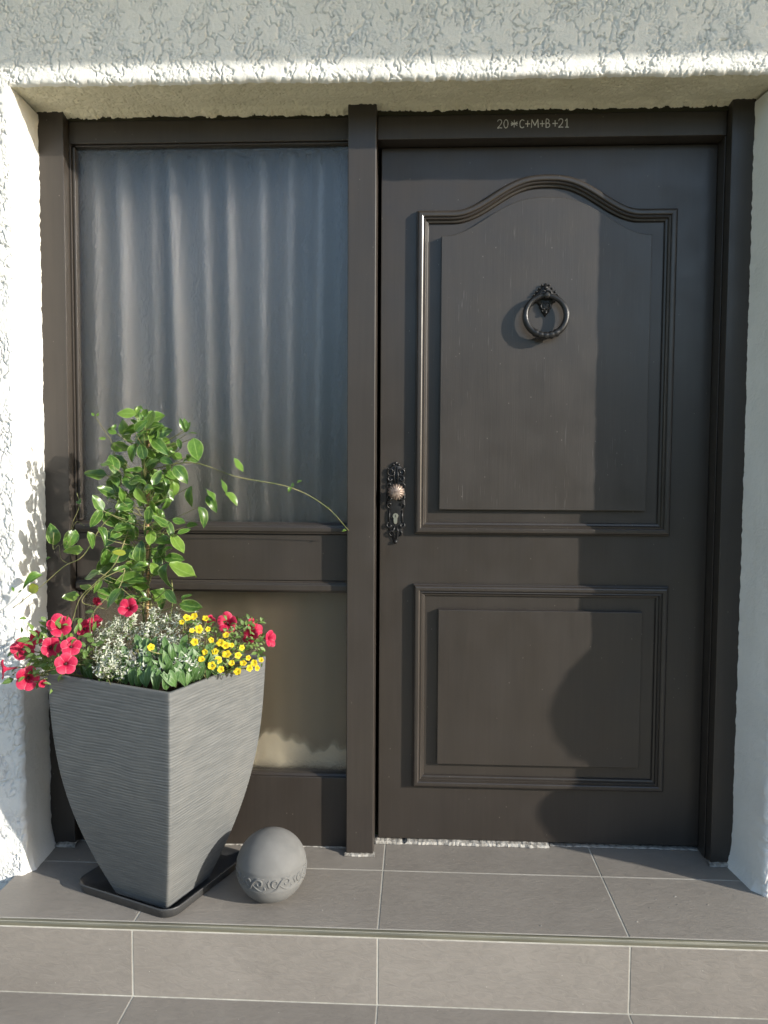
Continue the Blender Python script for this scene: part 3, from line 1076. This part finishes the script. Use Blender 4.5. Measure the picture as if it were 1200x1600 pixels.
# lip and inner wall
for (ds, z) in ((.0, PH), (-.003, PH + .002), (-.018, PH + .002), (-.022, PH), (-.026, PH - .03), (-.034, PH - .09)):
    arr = np.array(ring_uv(pot_side(min(z, PH) - PZ) + ds, .006))
    A3 = np.concatenate([A3, np.stack([arr[:, 0], arr[:, 1], np.full(len(arr), z)], -1)[None]], 0)
A3 = np.concatenate([A3, A3[:, :1]], 1)
W = np.stack([PC.x + cA * A3[..., 0] - sA * A3[..., 1], PC.y + sA * A3[..., 0] + cA * A3[..., 1], A3[..., 2]], -1)
planter = empty('planter', (PC.x, PC.y, PZ), 'tall square charcoal planter with fine horizontal ribs and tapering sides', 'planter')
pm = grid_mesh('pot', W, M_POT)
pobj = obj('pot', pm, planter)
h = pot_side(0) / 2 - .001
obj('pot_base', mesh('pot_base', [pot_pt(-h, -h, PZ + .0015), pot_pt(h, -h, PZ + .0015), pot_pt(h, h, PZ + .0015), pot_pt(-h, h, PZ + .0015)], [(0, 1, 2, 3)], M_POT), planter)
SZ = PH - .045
n = 24
sgrid = np.zeros((n, n, 3))
for i in range(n):
    for j in range(n):
        hs = pot_side(SZ) / 2 - .012
        u, w = hs * (2 * i / (n - 1) - 1), hs * (2 * j / (n - 1) - 1)
        q = pot_pt(u, w, SZ + .018 * (1 - (u * u + w * w) / (2 * hs * hs)) + random.uniform(-.003, .003))
        sgrid[i, j] = q
obj('soil', grid_mesh('soil', sgrid, M_SOIL), planter)

# tray
TCx, TCy, TS = -.425, -.222, .325


def tray_ring(s, rad, z):
    return [Vector((TCx + cA * u - sA * w, TCy + sA * u + cA * w, z)) for u, w, a in ring_uv(s, rad, 3, 6)]


rings = [tray_ring(TS - .030, .030, .0005), tray_ring(TS - .010, .036, .002), tray_ring(TS, .040, .022), tray_ring(TS + .004, .042, .0245), tray_ring(TS + .002, .041, .0265), tray_ring(TS - .004, .038, .0262), tray_ring(TS - .008, .037, .022), tray_ring(TS - .022, .030, .0075)]
V = [q for r_ in rings for q in r_]; n = len(rings[0]); Fc = []
for r_ in range(len(rings) - 1):
    for i in range(n):
        j = (i + 1) % n
        Fc.append((r_ * n + i, r_ * n + j, (r_ + 1) * n + j, (r_ + 1) * n + i))
Fc.append(tuple(range((len(rings) - 1) * n, len(rings) * n)))
Fc.append(tuple(range(n))[::-1])
tr_ = obj('drip_tray', fixn(mesh('drip_tray', V, Fc, M_TRAY, True)))
tag(tr_, 'shallow black plastic drip tray under the square planter', 'tray')

# stone ball with a relief band
BC = Vector((-.1107, -.3130, .0902)); BR = .0902
ball = empty('stone_ball', (BC.x, BC.y, 0), 'grey cast stone ball with scroll relief band on the landing', 'ornament')
nu, nv = 96, 72
Pb = np.zeros((nv + 1, nu + 1, 3))
for j in range(nv + 1):
    la = math.pi / 2 - math.pi * j / nv
    ld = math.degrees(la)
    r_ = BR
    for c0, wd, hh in ((10.5, 1.8, .0016), (-17.5, 1.8, .0016)):
        r_ += hh * math.exp(-((ld - c0) / wd) ** 2)
    if -17.5 < ld < 10.5: r_ -= .0014
    for i in range(nu + 1):
        lo = 2 * math.pi * i / nu
        Pb[j, i] = (BC.x + r_ * math.cos(la) * math.cos(lo), BC.y + r_ * math.cos(la) * math.sin(lo), BC.z + r_ * math.sin(la))
obj('ball', grid_mesh('ball', Pb, M_STONE, True), ball)


def on_ball(lo, la, h=.0004): return Vector(((BR + h) * math.cos(la) * math.cos(lo), (BR + h) * math.cos(la) * math.sin(lo), (BR + h) * math.sin(la)))


V, Fc = [], []
for pts, w in (
        ([(-16, -13), (-9, -12), (-3, -8), (0, -2), (4, 4), (9, 6), (13, 3), (12, -2), (8, -3), (7, 0)], .0030),
        ([(-3, -8), (-8, -4), (-9, 2), (-5, 5), (-2, 2), (-4, -1)], .0026),
        ([(0, -2), (6, -8), (12, -11), (17, -8), (16, -4)], .0024),
        ([(-12, 6), (-14, 1), (-12, -5), (-16, 4)], .0022),
        ([(3, 7), (8, 8), (16, 7)], .0018)):
    c3 = [on_ball(R(a * 1.30), R(b * 1.12 - 3.5), -.0016) for a, b in pts]
    c3 = catmull(c3, 4)
    tube(V, Fc, c3, [w * (.5 + .6 * math.sin(math.pi * (k + 1) / (len(c3) + 1))) for k in range(len(c3))], 6)
sm = fixn(mesh('scroll_relief', V, Fc, M_STONE, True))
for k in range(8):
    M_ = Matrix.Translation(BC) @ Matrix.Rotation(R(-112 + 45 * k), 4, 'Z')
    inst('scroll_relief', sm, M_, ball)


# ------------------------------------------------------------------ plants
def leaf_mesh(name, mat, W=.5, fold=.18, curl=.25, wav=.0, tipw=1.0, nl=6, seed=0):
    """unit leaf: base at origin, tip at +Y 1, width W, up +Z"""
    rr = random.Random(seed); V, Fc, UV = [], [], []
    cols = (-1, -.55, 0, .55, 1)
    for i in range(nl + 1):
        t = i / nl
        w = W / 2 * (math.sin(math.pi * t ** .82) ** .72 if 0 < t < 1 else .0) * (1 - .12 * t)
        if i == 0: w = .025
        if i == nl: w = .008
        zc = curl * (t - t * t) * .6 - curl * t * t * .5
        for c in cols:
            V.append((c * w, t, zc + fold * abs(c) * w * 1.2 + wav * math.sin(t * 9 + c * 2 + seed) * abs(c) * .5 + rr.uniform(-.006, .006)))
            UV.append((c, t))
    k = len(cols)
    for i in range(nl):
        for j in range(k - 1):
            Fc.append((i * k + j, i * k + j + 1, (i + 1) * k + j + 1, (i + 1) * k + j))
    me = mesh(name, V, Fc, mat, True)
    uv = me.uv_layers.new(name='UVMap')
    for lp in me.loops: uv.data[lp.index].uv = UV[lp.vertex_index]
    return me


LEAVES = [leaf_mesh('leaf', M_LEAF, .56, .25, .30, .05, 1, 6, 1), leaf_mesh('leaf', M_LEAF, .62, .10, .15, .06, 1, 6, 2), leaf_mesh('leaf', M_LEAF, .50, .40, .45, .04, 1, 6, 3), leaf_mesh('leaf', M_LEAF, .66, .18, -.15, .08, 1, 6, 4)]
YLEAF = leaf_mesh('leaf', M_LEAFY, .80, .1, .1, .04, 1, 6, 5)
SAGE = [leaf_mesh('leaf', M_SAGE, .36, .22, .35, .02, 1, 5, 6), leaf_mesh('leaf', M_SAGE, .42, .12, .5, .03, 1, 5, 7)]
HERB = [leaf_mesh('leaf', M_HERB, .46, .2, .3, .05, 1, 4, 8), leaf_mesh('leaf', M_HERB, .38, .3, .5, .04, 1, 4, 9), leaf_mesh('leaf', M_HERB, .55, .1, .2, .06, 1, 4, 10)]

rr = random.Random(21)
TOCAM = (CAM - Vector((-.41, -.3, .9))).normalized()
# --- climber on a cane
climber = empty('climbing_shrub', (PC.x, PC.y + .03, SZ + .01), 'leafy green climbing shrub trained up a cane in the charcoal planter', 'plant')
SY = -.275
stems_V, stems_F = [], []
axis_px = [(228, 975), (230, 930), (228, 880), (231, 820), (227, 760), (229, 700), (222, 652)]
axis = [at(a, b, SY) for a, b in axis_px]
axis[0].z = SZ
for q in range(2):
    pts = []
    for i, a_ in enumerate(catmull(axis, 8)):
        an = i * .55 + q * math.pi
        pts.append(a_ + Vector((.010 * math.cos(an), .010 * math.sin(an), 0)))
    pts[0].z = SZ - .01
    tube(stems_V, stems_F, pts, [.0032 - .0018 * i / len(pts) for i in range(len(pts))], 5)


def axis_at(z):
    for a_, b_ in zip(axis[:-1], axis[1:]):
        if a_.z <= z <= b_.z:
            return a_.lerp(b_, (z - a_.z) / (b_.z - a_.z))
    return (axis[0] if z < axis[0].z else axis[-1]).copy()


# seen leaves: (px, py, tip angle in the picture, length px, kind)
hand = [(395, 92, 180, 50), (470, 110, 70, 52), (500, 195, -45, 74), (560, 185, 100, 40), (612, 205, -80, 64), (415, 215, -110, 46), (475, 245, 30, 48), (565, 282, -50, 72), (435, 305, 150, 44), (490, 292, 60, 56), (505, 328, -20, 60), (460, 328, 180, 40),
        (595, 353, -95, 66), (658, 345, 120, 52), (662, 373, -60, 50), (700, 320, 110, 44), (725, 358, -40, 52), (633, 415, -70, 60), (330, 335, 160, 48), (305, 372, 125, 62), (380, 345, 100, 46), (390, 380, 200, 48), (440, 350, -60, 58), (490, 405, -30, 56), (465, 412, -95, 44), (300, 420, -120, 56),
        (370, 465, 170, 56), (285, 488, -70, 56), (322, 470, -60, 52), (430, 520, -130, 62), (530, 455, -70, 70), (555, 500, -60, 64), (575, 460, 20, 40), (330, 545, -100, 58), (490, 548, 80, 50), (438, 567, 185, 46), (545, 545, -5, 52), (570, 585, -30, 72), (523, 600, -95, 80), (400, 610, 200, 66), (440, 635, -10, 52),
        (285, 598, 200, 56), (268, 635, 160, 44), (305, 630, -110, 54), (355, 668, -130, 60), (222, 666, 190, 46), (500, 655, 160, 58), (535, 665, -50, 52), (580, 668, 50, 42), (598, 695, -10, 60), (410, 145, 200, 50), (432, 165, -150, 42), (440, 130, 40, 46), (400, 178, 170, 46), (350, 150, 160, 26), (360, 265, -150, 60), (330, 250, 170, 32),
        (300, 285, 180, 52), (520, 240, -20, 46), (568, 125, 110, 36), (585, 135, 60, 34), (598, 155, 10, 40), (480, 130, 20, 44), (445, 210, 100, 42), (165, 470, 100, 62), (220, 485, -120, 60), (230, 522, -170, 46), (100, 612, 205, 58), (745, 255, -60, 44), (545, 225, 160, 44), (600, 235, -20, 40), (430, 92, 80, 34), (455, 90, 60, 30), (545, 330, -80, 50), (420, 270, -170, 48), (355, 300, 120, 44), (500, 430, 150, 46), (405, 440, -150, 50), (470, 480, -100, 50), (380, 580, 190, 46), (520, 520, 200, 40), (560, 430, -20, 44), (600, 440, 10, 36)]
pale = {(105, 640): None}


def put_leaf(u, vpx, ang, ln, Y, me=None, tilt=None):
    px, py = u / 2, 600 + vpx / 2
    L = ln / 2 * rr.uniform(.95, 1.32) * (Y - CAM.y) / F_PX
    c = at(px, py, Y)
    a = R(ang)
    t = right * math.cos(a) + up * math.sin(a) + TOCAM * rr.uniform(-.35, .45)
    t.normalize()
    nrm = TOCAM * rr.uniform(.2, 1.1) + Vector((0, 0, 1)) * rr.uniform(.0, 1.1) + SUN * rr.uniform(-.2, .7) + right * rr.uniform(-.8, .8)
    base = c - t * L * .5
    o = inst('leaf', me or rr.choice(LEAVES), place(t, nrm, base, (L * rr.uniform(.8, 1.25), L, L * rr.uniform(.5, 1.9))), climber)
    return base, t


for (u, vpx, ang, ln) in hand:
    Y = SY + rr.uniform(-.095, -.01)
    if u < 250: Y = SY + rr.uniform(-.03, .03)
    base, t = put_leaf(u, vpx, ang, ln, Y)
    if 240 < u < 650:
        tgt = axis_at(base.z - .02 - .03 * rr.random())
        midp = base.lerp(tgt, .45) + Vector((0, 0, -.008))
        tube(stems_V, stems_F, catmull([base, midp, tgt], 3), [.0008, .0009, .001, .0011, .0012, .0013, .0014][:7], 4, False)
put_leaf(372, 527, 170, 38, SY - .08, YLEAF)
put_leaf(104, 640, -150, 34, SY - .02, YLEAF)
# filler leaves deeper in the crown
for k in range(150):
    vpx = rr.uniform(100, 690)
    hw = np.interp(vpx, [90, 200, 350, 450, 560, 690], [35, 115, 135, 115, 120, 140])
    u = 452 + rr.uniform(-.85, .72) * hw - (25 if vpx > 330 else 0)
    Y = SY + rr.uniform(-.05, .09)
    base, t = put_leaf(u, vpx, rr.uniform(0, 360), rr.uniform(34, 64), Y)
    if rr.random() < .6:
        tgt = axis_at(base.z - .02)
        tube(stems_V, stems_F, catmull([base, base.lerp(tgt, .5) + Vector((0, 0, -.006)), tgt], 2), .0009, 4, False)
# young tip shoots
for (u, vpx) in ((430, 80), (575, 118), (350, 140), (590, 230), (410, 420), (500, 400), (340, 400), (465, 330), (455, 560)):
    for k in range(5):
        put_leaf(u + rr.uniform(-8, 8), vpx + rr.uniform(-8, 8), rr.uniform(20, 160), rr.uniform(12, 22), SY - rr.uniform(.03, .07))
# loose runners
runs = [
    ([(228, 735, SY), (300, 723, SY - .03), (370, 745, SY - .03), (455, 762, SY + .01), (510, 792, SY + .09), (545, 829, SY + .185)], .0015, M_STEM),
    ([(222, 770, SY), (165, 815, SY - .02), (130, 868, SY - .03), (100, 885, SY - .02), (62, 918, SY - .01), (20, 950, SY + .0)], .0016, M_STEM),
    ([(210, 745, SY), (182, 715, SY - .01), (174, 690, SY - .01), (160, 668, SY), (148, 650, SY)], .0011, M_STEM),
    ([(200, 830, SY - .03), (180, 880, SY - .05), (150, 910, SY - .06), (125, 935, SY - .06), (112, 975, SY - .06)], .0015, M_STEM),
    ([(195, 888, SY - .05), (160, 905, SY - .06), (128, 938, SY - .06), (150, 948, SY - .06), (168, 952, SY - .05)], .0014, M_STEM),
    ([(195, 890, SY - .06), (185, 920, SY - .07), (160, 940, SY - .08), (142, 965, SY - .08), (141, 995, SY - .08)], .0014, M_STEM),
    ([(132, 822, SY), (120, 815, SY), (112, 830, SY), (108, 858, SY), (104, 845, SY), (96, 852, SY)], .0009, M_STEM),
    ([(120, 770, SY), (124, 790, SY), (114, 815, SY), (110, 830, SY)], .0009, M_STEM),
    ([(84, 832, SY), (83, 858, SY), (92, 852, SY), (95, 872, SY), (105, 880, SY)], .0009, M_STEM),
    ([(268, 905, SY - .04), (270, 935, SY - .05), (266, 965, SY - .05)], .0018, M_STEM),
]
for pts, rad, _ in runs:
    c3 = catmull([at(*q) for q in pts], 6)
    tube(stems_V, stems_F, c3, [rad * (1 - .4 * i / len(c3)) for i in range(len(c3))], 5)
for (u, vpx, ang, ln, yo) in [(915, 315, 70, 14, 0), (905, 330, -120, 16, 0), (935, 305, 30, 16, 0), (1025, 388, 20, 12, .09), (1075, 458, 190, 14, .18), (290, 95, 130, 14, 0), (305, 95, 60, 14, 0), (320, 170, 180, 18, -.01), (40, 640, 110, 20, 0), (60, 650, 200, 20, 0), (245, 370, 170, 18, 0), (250, 365, 80, 16, 0), (150, 545, 200, 16, 0)]:
    put_leaf(u, vpx, ang, ln, SY + yo)
obj('stems', mesh('stems', stems_V, stems_F, M_STEM, True), climber)

V, Fc = [], []
cb, ct = at(229, 975, SY + .004), at(231, 655, SY + .004)
cb.z = SZ - .02
tube(V, Fc, [cb, cb.lerp(ct, .33), cb.lerp(ct, .66), ct], [.0048, .0046, .0044, .0042], 8)
for f_ in (.2, .42, .63, .84):
    q = cb.lerp(ct, f_); dv = (ct - cb).normalized()
    tube(V, Fc, [q - dv * .003, q, q + dv * .003], [.0046, .0056, .0045], 8)
tag(obj('bamboo_cane', mesh('bamboo_cane', V, Fc, M_CANE, True)), 'thin tan bamboo cane standing in the planter inside the climber', 'cane')


# --- petunia / calibrachoa flowers
def flower_mesh(name, mats, lobes=5, depth=.9, notch=.16, wave=.10, seed=0, tube_r=.16):
    """unit flower, face radius 1 looking along +Z, trumpet running back along -Z"""
    rr = random.Random(seed); V, Fc, UV = [], [], []
    N = lobes * 8
    rings = [(.09, -depth * 1.15), (.11, -depth * .7), (tube_r, -depth * .34), (.34, -.12), (.58, -.03), (.80, .0), (1.0, -.015)]
    for k, (r_, z) in enumerate(rings):
        for i in range(N):
            a = 2 * math.pi * i / N
            lob = abs(math.sin(lobes * a / 2))      # 0 on the seam between petals
            out = (k / 6) ** 2
            rad = r_ * (1 - notch * out * (1 - lob ** .8))
            zz = z + out * wave * (lob - .45) + out * .05 * math.sin(a * 3 + seed * 2) + out * rr.uniform(-.03, .03)
            V.append((rad * math.cos(a), rad * math.sin(a), zz))
            UV.append((lob, k / 6))
    for k in range(6):
        for i in range(N):
            j = (i + 1) % N
            Fc.append((k * N + i, k * N + j, (k + 1) * N + j, (k + 1) * N + i))
    me = mesh(name, V, Fc, mats, True)
    uv = me.uv_layers.new(name='UVMap')
    for lp in me.loops: uv.data[lp.index].uv = UV[lp.vertex_index]
    return me


PET = [flower_mesh('flower', M_RED, 5, .95, .16, .12, s) for s in (1, 2, 3)]
CAL = [flower_mesh('flower', M_YEL, 5, .8, .20, .10, s + 5, .14) for s in (1, 2)]
V, Fc = [], []
sphere(V, Fc, (0, 0, -.10), .13, .13, .10, 8, 5)
EYE = mesh('flower_eye', V, Fc, M_THROAT, True)
EYE_Y = mesh('flower_eye', V, Fc, M_POLLEN, True)


def put_flower(name, me, eye, px, py, rpx, Y, parent, nrm, tail=None, acc=None):
    c = at(px, py, Y)
    rad = rpx * (Y - CAM.y) / F_PX
    n_ = Vector(nrm).normalized()
    M_ = place(n_.orthogonal(), n_, c, rad) @ Matrix.Rotation(rr.uniform(0, 6.28), 4, 'Z') @ Matrix.Diagonal((rr.uniform(.85, 1.05), rr.uniform(.92, 1.1), rr.uniform(.7, 1.8), 1))
    o = inst(name, me, M_, parent)
    if eye: inst('flower_eye', eye, M_.copy(), o)
    if tail is not None:
        b0 = c - n_ * rad * 1.05
        tail = Vector(tail)
        mid = b0.lerp(tail, .5) + Vector((0, 0, .012))
        tube(acc[0], acc[1], catmull([b0, b0 - n_ * .012, mid, tail], 4), .0013, 5, False)
    return c


def facing(dx=0.0, dz=0.0):
    return TOCAM + right * dx + Vector((0, 0, 1)) * dz


pl_left = empty('petunia', (-.60, -.36, SZ + .012), 'crimson petunia with pale striped blooms spilling over the left rim of the planter', 'plant', 'crimson petunias')
acc = ([], [])
root = pot_pt(-.06, .12, SZ + .01)
for (px, py, rp, Y, dx, dz, eye) in [(93, 977, 19, -.40, .15, .55, 1), (36, 1014, 20, -.40, .1, .15, 1), (80, 1011, 18, -.42, .25, .25, 1), (111, 1010, 16, -.44, .1, .3, 1), (103, 1037, 18, -.46, .2, .2, 1), (43, 1060, 20, -.42, .05, .05, 1),
                                     (4, 1046, 17, -.40, -1.9, -.1, 0), (57, 996, 12, -.36, 1.4, .4, 0), (133, 982, 16, -.27, .3, .2, 1), (148, 972, 14, -.25, -.3, .6, 1), (200, 949, 16, -.36, -.25, .35, 1), (67, 1068, 8, -.42, 1.5, -.4, 0), (152, 940, 8, -.26, .9, .8, 0)]:
    put_flower('flower', rr.choice(PET), EYE if eye else None, px, py, rp, Y, pl_left, facing(dx, dz), root + Vector((rr.uniform(-.05, .05), rr.uniform(-.03, .03), 0)), acc)
for k in range(200):
    px, py = rr.gauss(88, 34), rr.gauss(1028, 26)
    if py > 1078: py = 1078 - rr.uniform(0, 30)
    if px < 20: px = 20 + rr.uniform(0, 60)
    Y = -.40 + rr.uniform(-.03, .06)
    if px > 95 and py > 1046: continue
    t = right * rr.uniform(-1, 1) + Vector((0, 0, 1)) * rr.uniform(-.5, 1) + TOCAM * rr.uniform(-.2, .8)
    inst('leaf', rr.choice(HERB), place(t, TOCAM + Vector((0, 0, .8)) + right * rr.uniform(-.6, .6), at(px, py, Y), rr.uniform(.015, .030)), pl_left)
for k in range(16):
    a_ = root + Vector((rr.uniform(-.05, .05), rr.uniform(-.04, .04), 0)); b_ = at(rr.uniform(30, 130), rr.uniform(1000, 1060), -.41 + rr.uniform(-.02, .05))
    tube(acc[0], acc[1], catmull([a_, a_.lerp(b_, .5) + Vector((0, 0, .03)), b_], 4), .0014, 5, False)
obj('stems', mesh('stems', acc[0], acc[1], M_STEM, True), pl_left)

pl_right = empty('petunia', (-.24, -.19, SZ + .012), 'crimson petunia with few blooms behind the yellow flowers at the right rim', 'plant', 'crimson petunias')
acc = ([], [])
root = pot_pt(.10, -.08, SZ + .01)
for (px, py, rp, Y, dx, dz, eye) in [(355, 973, 17, -.25, -.2, .25, 1), (391, 993, 15, -.22, -.9, .3, 0), (402, 986, 14, -.18, 1.2, .3, 0), (393, 976, 11, -.18, 1.6, .3, 0), (423, 998, 14, -.17, 1.0, .05, 0), (329, 969, 10, -.22, 1.3, .2, 0)]:
    put_flower('flower', rr.choice(PET), EYE if eye else None, px, py, rp, Y, pl_right, facing(dx, dz), root + Vector((rr.uniform(-.04, .04), rr.uniform(-.03, .03), 0)), acc)
for k in range(70):
    px, py = rr.uniform(335, 412), rr.uniform(968, 1020)
    t = right * rr.uniform(-1, 1) + Vector((0, 0, 1)) * rr.uniform(-.3, 1) + TOCAM * rr.uniform(-.2, .6)
    inst('leaf', rr.choice(HERB), place(t, TOCAM + Vector((0, 0, .8)), at(px, py, -.19 + rr.uniform(-.04, .03)), rr.uniform(.010, .020)), pl_right)
obj('stems', mesh('stems', acc[0], acc[1], M_STEM, True), pl_right)

cal = empty('calibrachoa', (-.28, -.34, SZ + .015), 'small yellow million bells cushion at the right front of the planter', 'plant')
acc = ([], [])
root = pot_pt(.02, -.10, SZ + .01)
for (px, py, rp) in [(311, 983, 10), (321, 966, 7), (292, 965, 8), (303, 963, 8), (344, 1004, 8.5), (352, 1008, 9), (354, 1022, 9.5), (331, 1040, 9), (341, 1031, 8.5), (372, 1024, 8), (371, 1049, 8), (390, 1044, 8), (397, 1036, 7.5), (388, 1028, 6), (304, 1003, 8), (320, 1019, 7), (236, 1011, 8), (408, 1031, 6), (353, 992, 7), (325, 983, 6), (284, 972, 6), (362, 1036, 7), (380, 1036, 7), (336, 1018, 7), (362, 1008, 6), (300, 985, 6), (345, 1046, 7), (402, 1044, 6), (315, 1030, 7), (330, 1000, 6), (378, 1012, 6)]:
    Y = float(np.interp(py, [960, 1050], [-.30, -.42])) + (px - 340) * .0011
    put_flower('flower', rr.choice(CAL), EYE_Y if rr.random() < .7 else None, px, py, rp * .78, Y - .02, cal, facing(rr.uniform(-.5, .5), rr.uniform(.0, .7)), root + Vector((rr.uniform(-.05, .05), rr.uniform(-.05, .05), 0)), acc)
for k in range(260):
    px, py = rr.uniform(283, 414), rr.uniform(965, 1054)
    if py > 1054 - max(0, (px - 330)) * .25 + 6: py -= 20
    Y = float(np.interp(py, [960, 1050], [-.28, -.41])) + (px - 340) * .0011 + rr.uniform(-.012, .03)
    t = right * rr.uniform(-1, 1) + Vector((0, 0, 1)) * rr.uniform(-.4, 1) + TOCAM * rr.uniform(-.2, .9)
    inst('leaf', rr.choice(HERB), place(t, TOCAM + Vector((0, 0, .9)) + right * rr.uniform(-.7, .7), at(px, py, Y), rr.uniform(.009, .018)), cal)
obj('stems', mesh('stems', acc[0], acc[1], M_STEM, True), cal)

# --- white leaved filler plant
wht = empty('silver_bush_plant', (-.43, -.37, SZ + .015), 'frothy plant with tiny white leaves in the middle of the planter', 'plant')
SPR = []
for s in range(4):
    r2 = random.Random(40 + s); V, Fc, UV, MI = [], [], [], []
    tube(V, Fc, [(0, 0, 0), (r2.uniform(-.08, .08), r2.uniform(-.08, .08), .5), (r2.uniform(-.15, .15), r2.uniform(-.15, .15), 1)], .012, 3, False)
    MI += [1] * len(Fc); UV += [(0.5, .5)] * len(V)
    for k in range(24):
        z = r2.uniform(.3, 1.02); an = r2.uniform(0, 6.28); ln = r2.uniform(.12, .24); w = ln * .20
        b = Vector((r2.uniform(-.1, .1), r2.uniform(-.1, .1), z))
        t = Vector((math.cos(an), math.sin(an), r2.uniform(-.1, .9))).normalized()
        s_ = t.cross(Vector((0, 0, 1))).normalized() * w
        bi = len(V)
        V += [b, b + t * ln * .5 + s_ + Vector((0, 0, .02)), b + t * ln, b + t * ln * .5 - s_ + Vector((0, 0, .02))]
        UV += [(.3, 0), (.3, .5), (.3, 1), (.3, .5)]
        Fc += [(bi, bi + 1, bi + 2), (bi, bi + 2, bi + 3)]
        g_ = 1 if (z < .36 or r2.random() < .15) else 0
        MI += [g_ * 2, g_ * 2]
    me = mesh('sprig', V, Fc, [M_WHITE, M_STEM, M_HERB], False, MI)
    uv = me.uv_layers.new(name='UVMap')
    for lp in me.loops: uv.data[lp.index].uv = UV[lp.vertex_index]
    SPR.append(me)
for k in range(240):
    px, py = rr.uniform(150, 312), rr.uniform(952, 1056)
    px = min(max(px, 152), 312)
    lim = np.interp(px, [150, 190, 240, 300, 315], [995, 962, 948, 960, 985])
    py = max(py, lim + rr.uniform(2, 14))
    Y = float(np.interp(py, [950, 1060], [-.27, -.47])) + rr.uniform(-.02, .02)
    L = rr.uniform(.042, .066)
    t = Vector((rr.uniform(-.6, .6), rr.uniform(-.9, .2), rr.uniform(.5, 1.1))).normalized()
    x_ = t.orthogonal().normalized(); y_ = t.cross(x_)
    M_ = (Matrix((x_, y_, t)).transposed() * L).to_4x4()
    M_.translation = at(px, py, Y) - t * L * .7
    inst('sprig', rr.choice(SPR), M_, wht)

# --- oval leaved plant hanging over the front corner
sg = empty('oval_leaf_plant', (-.33, -.45, SZ + .01), 'low plant with hanging oval green leaves at the front corner of the planter', 'plant')
for k in range(150):
    px, py = (rr.uniform(190, 335), rr.uniform(1005, 1064)) if k < 95 else (rr.uniform(128, 345), 1070)
    bot = np.interp(px, [125, 185, 262, 345], [1050, 1060, 1070, 1044])
    py = min(py, bot - rr.uniform(2, 9))
    L = rr.uniform(.032, .050)
    Y = float(np.interp(py, [1000, 1065], [-.42, -.52])) + abs(px - 262) * .0009
    t = Vector((rr.uniform(-.45, .45), rr.uniform(-.5, .1), rr.choice((-1, -1, -.8, .6)))).normalized()
    c = at(px, py, Y)
    inst('leaf', rr.choice(SAGE), place(t, TOCAM + Vector((0, 0, rr.uniform(.1, .8))) + right * rr.uniform(-.5, .6), c - t * L * .5, L), sg)
acc = ([], [])
for k in range(26):
    b_ = at(rr.uniform(195, 330), rr.uniform(1010, 1040), -.43)
    a_ = Vector((b_.x * .6 - .41 * .4, -.36 + rr.uniform(-.03, .03), SZ + .01))
    tube(acc[0], acc[1], catmull([a_, a_.lerp(b_, .6) + Vector((0, 0, .015)), b_], 3), .0014, 4, False)
obj('stems', mesh('stems', acc[0], acc[1], M_STEM, True), sg)

# ------------------------------------------------------------------ outside the picture: potted ball shrub that shades the door, hedge opposite
GX, GY = 2.237, -.55
V, Fc = [], []
N = 40
prof = [(.001, .001), (.130, .001), (.165, .20), (.205, .37), (.236, .50), (.258, .58), (.272, .63), (.276, .666), (.268, .682), (.252, .686), (.245, .64), (.001, .63)]
for (rad, z) in prof:
    for i in range(N):
        a = 2 * math.pi * i / N
        V.append((GX + rad * math.cos(a), GY + rad * math.sin(a), z))
for r_ in range(len(prof) - 1):
    for i in range(N):
        j = (i + 1) % N
        Fc.append((r_ * N + i, r_ * N + j, (r_ + 1) * N + j, (r_ + 1) * N + i))
tag(obj('round_pot', fixn(mesh('round_pot', V, Fc, M_TERRA, True))), 'round terracotta pot standing outside right of the doorway', 'pot')
shrub = empty('ball_shrub', (GX, GY, .63), 'clipped round evergreen ball shrub growing in the round terracotta pot', 'shrub')
V, Fc = [], []
sphere(V, Fc, (GX, GY, .940), .276, .276, .276, 48, 28)
tube(V, Fc, [(GX, GY, .62), (GX, GY, .80)], .02, 8)
obj('crown', mesh('crown', V, Fc, M_HEDGE, True), shrub)
V, Fc = [], []
r2 = random.Random(77)
for k in range(5200):
    d = Vector((r2.gauss(0, 1), r2.gauss(0, 1), r2.gauss(0, 1))).normalized()
    b = Vector((GX, GY, .940)) + d * r2.uniform(.262, .276)
    t = (d + Vector((r2.gauss(0, 1), r2.gauss(0, 1), r2.gauss(0, 1))) * 1.2).normalized() * .009
    s_ = t.cross(Vector((r2.gauss(0, 1), r2.gauss(0, 1), r2.gauss(0, 1)))).normalized() * .0055
    bi = len(V)
    V += [b, b + t * .5 + s_, b + t, b + t * .5 - s_]
    Fc += [(bi, bi + 1, bi + 2, bi + 3)]
lf = obj('leaves', mesh('leaves', V, Fc, M_HEDGE), shrub)
lf['kind'] = 'stuff'

hx = np.linspace(-22, 22, 160); hz_ = np.linspace(0, 1, 30)
Hx, Hv = np.meshgrid(hx, hz_)
prof_y = np.interp(Hv, [0, .42, .58, 1], [0, .05, .95, 1.0]); prof_z = np.interp(Hv, [0, .42, .58, 1], [0, 1, 1, 0])
Yh = -15.0 - 1.4 * prof_y + .5 * (fbm(Hx * .9, Hv * 9, 700) - .5)
Zh = -.37 + prof_z * (3.9 + 1.3 * (fbm(Hx * .35, Hx * 0, 710) - .5) + .3 * (vn(Hx * 3, Hv * 9, 712) - .5))
hd = obj('garden_hedge', grid_mesh('garden_hedge', np.stack([Hx, Yh, Zh], -1), M_HEDGE))
tag(hd, 'tall green hedge across the garden opposite the house', 'hedge')
